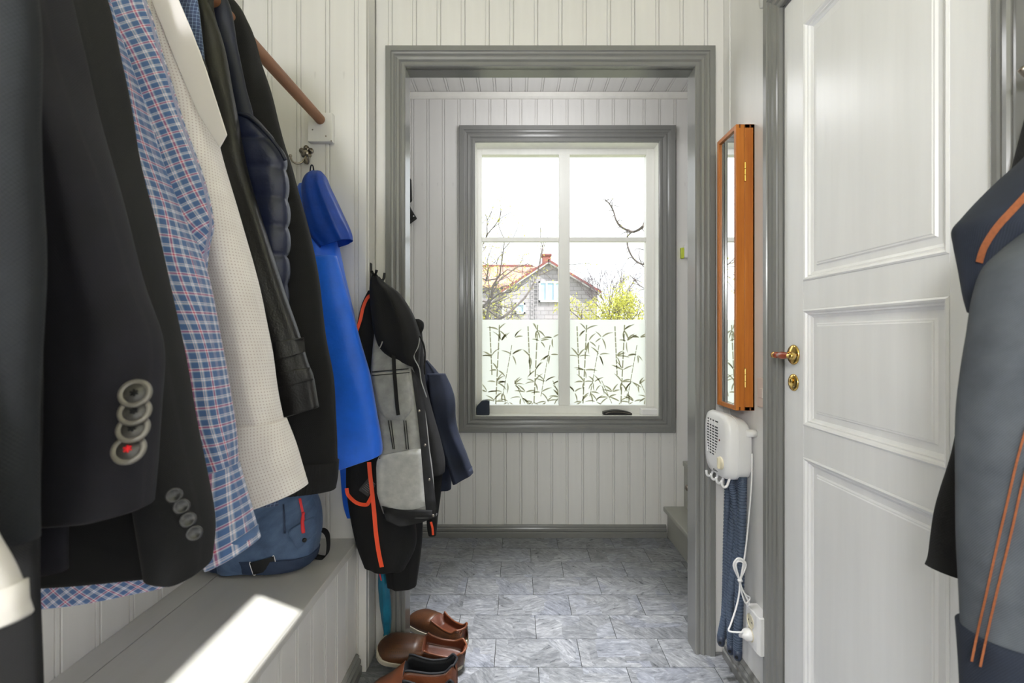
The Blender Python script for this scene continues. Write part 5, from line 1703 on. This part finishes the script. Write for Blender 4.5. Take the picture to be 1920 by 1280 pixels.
# wing to the left with the tiled slope
rz0, rz1 = P(0, 534, YH + .8).z, P(0, 499, YH + 4).z
wx0 = -14.0
wing = MB().box((wx0, YH + 1.2, GZ), (ap.x - .6, YH + 6.5, rz0 + .1)).build('wing_wall', M['eternit'], hs)
sl_ = MB().extrude([(wx0 - .3, YH + .8, rz0), (wx0 - .3, YH + 4, rz1), (wx0 - .3, YH + 4, rz1 - .2), (wx0 - .3, YH + .8, rz0 - .2)], (ap.x - .4 - wx0, 0, 0)).build('tiled_slope', M['rooft'], hs)
MB().tube([(wx0 - .3, YH + 4, rz1 + .02), (ap.x - 1.0, YH + 4, rz1 + .02)], .12, 10).build('ridge_tiles', M['roofedge'], sl_)
MB().extrude([(wx0 - .3, YH + 7.2, rz0), (wx0 - .3, YH + 4, rz1), (wx0 - .3, YH + 4, rz1 - .2), (wx0 - .3, YH + 7.2, rz0 - .2)], (ap.x - .4 - wx0, 0, 0)).build('rear_slope', M['rooft'], hs)
q0, q1 = P(941, 556, YH), P(945, 600, YH)
MB().box((q0.x, YH - .06, GZ), (q1.x, YH + .05, q0.z)).build('corner_trim', M['hwhite'], hs)
def hwin(x0, y0, x1, y1, lights):
    a_, b_ = P(x0, y0, YH - .1), P(x1, y1, YH - .1)
    f = MB()
    t_ = .13
    f.box((a_.x, YH - .14, b_.z), (b_.x, YH - .02, b_.z + t_)).box((a_.x, YH - .14, a_.z - t_), (b_.x, YH - .02, a_.z)).box((a_.x, YH - .14, b_.z), (a_.x + t_, YH - .02, a_.z)).box((b_.x - t_, YH - .14, b_.z), (b_.x, YH - .02, a_.z))
    for i in range(1, lights):
        xm_ = a_.x + (b_.x - a_.x) * i / lights
        f.box((xm_ - .06, YH - .13, b_.z), (xm_ + .06, YH - .02, a_.z))
    fo_ = f.build('window_frame', M['hwhite'], hs)
    for i in range(lights):
        xa = a_.x + (b_.x - a_.x) * i / lights + (t_ if i == 0 else .06)
        xb = a_.x + (b_.x - a_.x) * (i + 1) / lights - (t_ if i == lights - 1 else .06)
        MB().box((xa, YH - .07, b_.z + t_), (xb, YH - .04, a_.z - t_)).build('pane', M['hglass'], fo_)
hwin(1010, 527, 1047 + 8, 566, 3)
hwin(965, 568, 985, 588, 1)
ld_ = MB()
la, lb = P(1000, 0, YH).x, P(1008, 0, YH).x
for xx in (la, lb):
    ld_.tube([(xx, YH - .12, 1.0), (xx, YH - .12, P(0, 512, YH).z)], .025, 6)
for k in range(18):
    zz = 1.2 + k * .28
    if zz < P(0, 513, YH).z:
        ld_.tube([(la, YH - .12, zz), (lb, YH - .12, zz)], .02, 6)
ld_.build('wall_ladder', plain('grey_ladder', srgb(150, 146, 150), .6), hs)
c0, c1_ = P(1017, 478, YH + 2.5), P(1032, 492, YH + 2.5)
ch = MB().box((c0.x, YH + 2, c1_.z - 1.2), (c1_.x, YH + 3.2, c0.z)).build('chimney', M['chim'], hs)
MB().box((c0.x - .07, YH + 1.93, c0.z - .12), (c1_.x + .07, YH + 3.27, c0.z)).build('chimney_cap', M['roofedge'], ch)
an = thing('roof_aerial', 'thin roof aerial mast with satellite dish above the house', 'antenna', P(1013.5, 492, YH + 2.4))
MB().tube([P(1013.5, 500, YH + 2.4), P(1013.5, 428, YH + 2.4)], .028, 8).build('mast', plain('galvanised', srgb(130, 130, 136), .5, .3), an)
ae = MB().tube([P(1013, 428, YH + 2.4), P(1034, 435, YH + 2.4)], .018, 6)
for k in range(6):
    c = P(1014 + k * 3.8, 428.3 + k * 1.3, YH + 2.4)
    ae.tube([c + Vector((0, -.3, .0)), c + Vector((0, .3, 0))], .012, 6)
ae.build('aerial_boom', plain('aerial_metal', srgb(150, 150, 156), .5, .3), an)
MB().lathe([(0, .10), (.10, .09), (.20, .05), (.27, 0), (.275, -.01), (.20, .035), (.10, .07), (0, .08)], P(1013.5, 469, YH + 2.3), (.15, 1, -.25), 24).build('satellite_dish', plain('dish_grey', srgb(196, 190, 196), .5), an, smooth=True)

# trees
M['bark'] = plain('grey_brown_bark', srgb(84, 76, 72), .9, var=.25, vscale=20)
M['bark2'] = plain('purple_grey_twigs', srgb(98, 88, 94), .9, var=.15)
def leafmat(name, c):
    a = NT(name)
    a.t.nodes.remove(a.b)
    d = a.n('ShaderNodeBsdfDiffuse')
    d.inputs['Color'].default_value = c
    t_ = a.n('ShaderNodeBsdfTranslucent')
    t_.inputs['Color'].default_value = c
    m_ = a.n('ShaderNodeMixShader')
    m_.inputs[0].default_value = .4
    a.l(d.outputs[0], m_.inputs[1])
    a.l(t_.outputs[0], m_.inputs[2])
    a.l(m_.outputs[0], a.out.inputs['Surface'])
    return a.m
M['bud'] = leafmat('fresh_yellow_green_leaves', srgb(166, 166, 78))
def grow(mb, p, d, L, r, depth, rnd, tips, spread=.6, up=.12, gn=.25, kids=(2, 3), nseg=4, shrink=.72):
    pts, rad = [p], [r]
    for i in range(nseg):
        d = (d + Vector((rnd.gauss(0, gn), rnd.gauss(0, gn), rnd.gauss(0, gn) + up)) * .5).normalized()
        p = p + d * L / nseg
        pts.append(p)
        rad.append(r * (1 - .45 * (i + 1) / nseg))
        if depth <= 2 and i:
            tips.append((p, d))
    mb.tube(pts, rad, 5 if depth < 3 else 7)
    if depth == 0:
        tips.append((p, d))
        return
    for k in range(rnd.randint(*kids)):
        src = pts[rnd.randint(max(1, nseg - 2), nseg)]
        v = Vector((rnd.gauss(0, 1), rnd.gauss(0, 1), rnd.gauss(0, 1)))
        v = (v - d * v.dot(d)).normalized()
        grow(mb, src, (d + v * spread * rnd.uniform(.7, 1.5)).normalized(), L * rnd.uniform(shrink - .12, shrink + .1), r * .55, depth - 1, rnd, tips, spread, up, gn, kids, nseg, shrink)
def leaves(tips, n, size, rnd, jitter=.1):
    mb = MB()
    for p, d in tips:
        for k in range(n):
            c = p + Vector((rnd.gauss(0, jitter), rnd.gauss(0, jitter), rnd.gauss(0, jitter)))
            u = Vector((rnd.gauss(0, 1), rnd.gauss(0, 1), rnd.gauss(0, 1))).normalized()
            w_ = u.orthogonal().normalized()
            s_ = size * rnd.uniform(.6, 1.3)
            mb.add([c - u * s_, c + w_ * s_ * .5, c + u * s_, c - w_ * s_ * .5], [(0, 1, 2, 3)])
    return mb
def tree(name, label, base, limbs, seed, r0, leaf_n, leaf_size, trunk_top, bark, jitter=.08, **kw):
    rnd = random.Random(seed)
    t = thing(name, label, 'tree', base)
    mb = MB()
    tips = []
    b = Vector(base)
    tt = Vector(trunk_top)
    mb.tube(curve_pts([b, b.lerp(tt, .5) + Vector((rnd.gauss(0, .05), rnd.gauss(0, .05), 0)), tt], 4), [r0 * (1 - .25 * i / 8) for i in range(9)], 10)
    for d, L, dep in limbs:
        grow(mb, tt - Vector((0, 0, rnd.uniform(0, .15))), Vector(d).normalized(), L, r0 * .5, dep, rnd, tips, **kw)
    mb.build('branches', bark, t, fix=False)
    if leaf_n:
        lo = leaves(tips, leaf_n, leaf_size, rnd, jitter).build('foliage', M['bud'], t, fix=False)
        lo['kind'] = 'stuff'
    return t
# gnarled apple tree: its trunk shows in the mirror, its branches in the left light
tree('apple_tree', 'gnarled apple tree with budding twigs in the left window light', (-1.95, 7.6, GZ), [((1, .1, .25), 1.25, 4), ((.2, .3, 1), 1.3, 4), ((-.7, .1, .7), 1.1, 4), ((.7, .5, .15), 1.2, 4), ((.45, 0, .9), 1.2, 4), ((1, -.3, .4), 1.3, 4), ((1, .3, .1), 1.35, 4), ((.9, .2, .35), 1.5, 4)], 11, .13, 3, .017, (-2.0, 7.6, .9), M['bark'], jitter=.05, spread=.75, up=.03, gn=.34)
# wide bare tree behind the house corner
tree('bare_tree', 'bare purple-grey tree fanning out beside the house gable', (6.1, 31, GZ), [((-.75, 0, .9), 1.7, 4), ((-.4, .2, 1), 1.8, 4), ((0, -.2, 1), 1.9, 4), ((.4, .1, 1), 1.8, 4), ((.75, 0, .9), 1.7, 4), ((.15, .3, 1), 1.8, 4)], 21, .11, 0, 0, (6.1, 31, 2.3), M['bark2'], spread=.42, up=.12, gn=.16, shrink=.66, kids=(3, 4))
# yellow-green shrub, lower right
rs_ = random.Random(3)
tree('budding_shrub', 'broad yellow-green budding shrub low in the right window light', (2.55, 12, GZ), [((rs_.uniform(-1, 1), rs_.uniform(-.6, .6), rs_.uniform(.4, 1)), rs_.uniform(.75, .95), 4) for k in range(11)], 31, .10, 4, .03, (2.55, 12, .55), M['bark'], jitter=.07, spread=.75, up=.06, gn=.3)
# apple tree on the right: only the tips of its branches reach the window
t = thing('fruit_tree', 'bare crooked twigs reaching in at the top of the right window light', 'tree', (2.6, 6, GZ))
mb = MB()
mb.tube(curve_pts([(2.6, 6, GZ), (2.5, 6, .8), (2.35, 6, 1.9), (2.25, 6, 2.7)], 5), [.13 - .004 * i for i in range(16)], 9)
rt = random.Random(8)
tp_ = []
def br(pxs, r0, r1, twigs=True):
    pts = curve_pts([P(x_, y_, 6 + .15 * math.sin(x_)) for x_, y_ in pxs], 5)
    n_ = len(pts)
    mb.tube(pts, [r0 + (r1 - r0) * i / (n_ - 1) for i in range(n_)], 6)
    if twigs:
        for i in range(2, n_ - 1, 2):
            d = (pts[i + 1] - pts[i]).normalized()
            v = Vector((rt.gauss(0, 1), rt.gauss(0, .6), rt.gauss(0, 1))).normalized()
            e = pts[i] + (d * .4 + v) * rt.uniform(.05, .13)
            mb.tube([pts[i], pts[i].lerp(e, .5) + Vector((0, 0, .01)), e], [.006, .005, .003], 5)
            tp_.append((e, d))
br([(1310, 400), (1255, 395), (1215, 410), (1205, 425), (1190, 434), (1178, 432), (1163, 424), (1155, 412), (1150, 395), (1141, 380), (1134, 376)], .022, .006)
br([(1186, 434), (1176, 444), (1176, 456), (1181, 473), (1190, 487), (1203, 495), (1216, 497), (1260, 520)], .009, .014)
br([(1150, 395), (1148, 385), (1162, 388)], .006, .003, False)
br([(1216, 500), (1206, 499), (1198, 480), (1200, 470)], .008, .004, False)
br([(1215, 470), (1195, 466), (1190, 470)], .006, .003, False)
br([(1216, 545), (1200, 535), (1185, 520)], .008, .003)
mb.build('branches', M['bark'], t, fix=False)
lo = leaves(tp_, 2, .012, rt, .02).build('foliage', M['bud'], t, fix=False)
lo['kind'] = 'stuff'
struct(MB().box((-60, 3.2, GZ - .2), (60, 90, GZ)).build('ground', plain('lawn_green', srgb(150, 152, 130), .95, var=.3, vscale=3)), 'lawn outside the window')
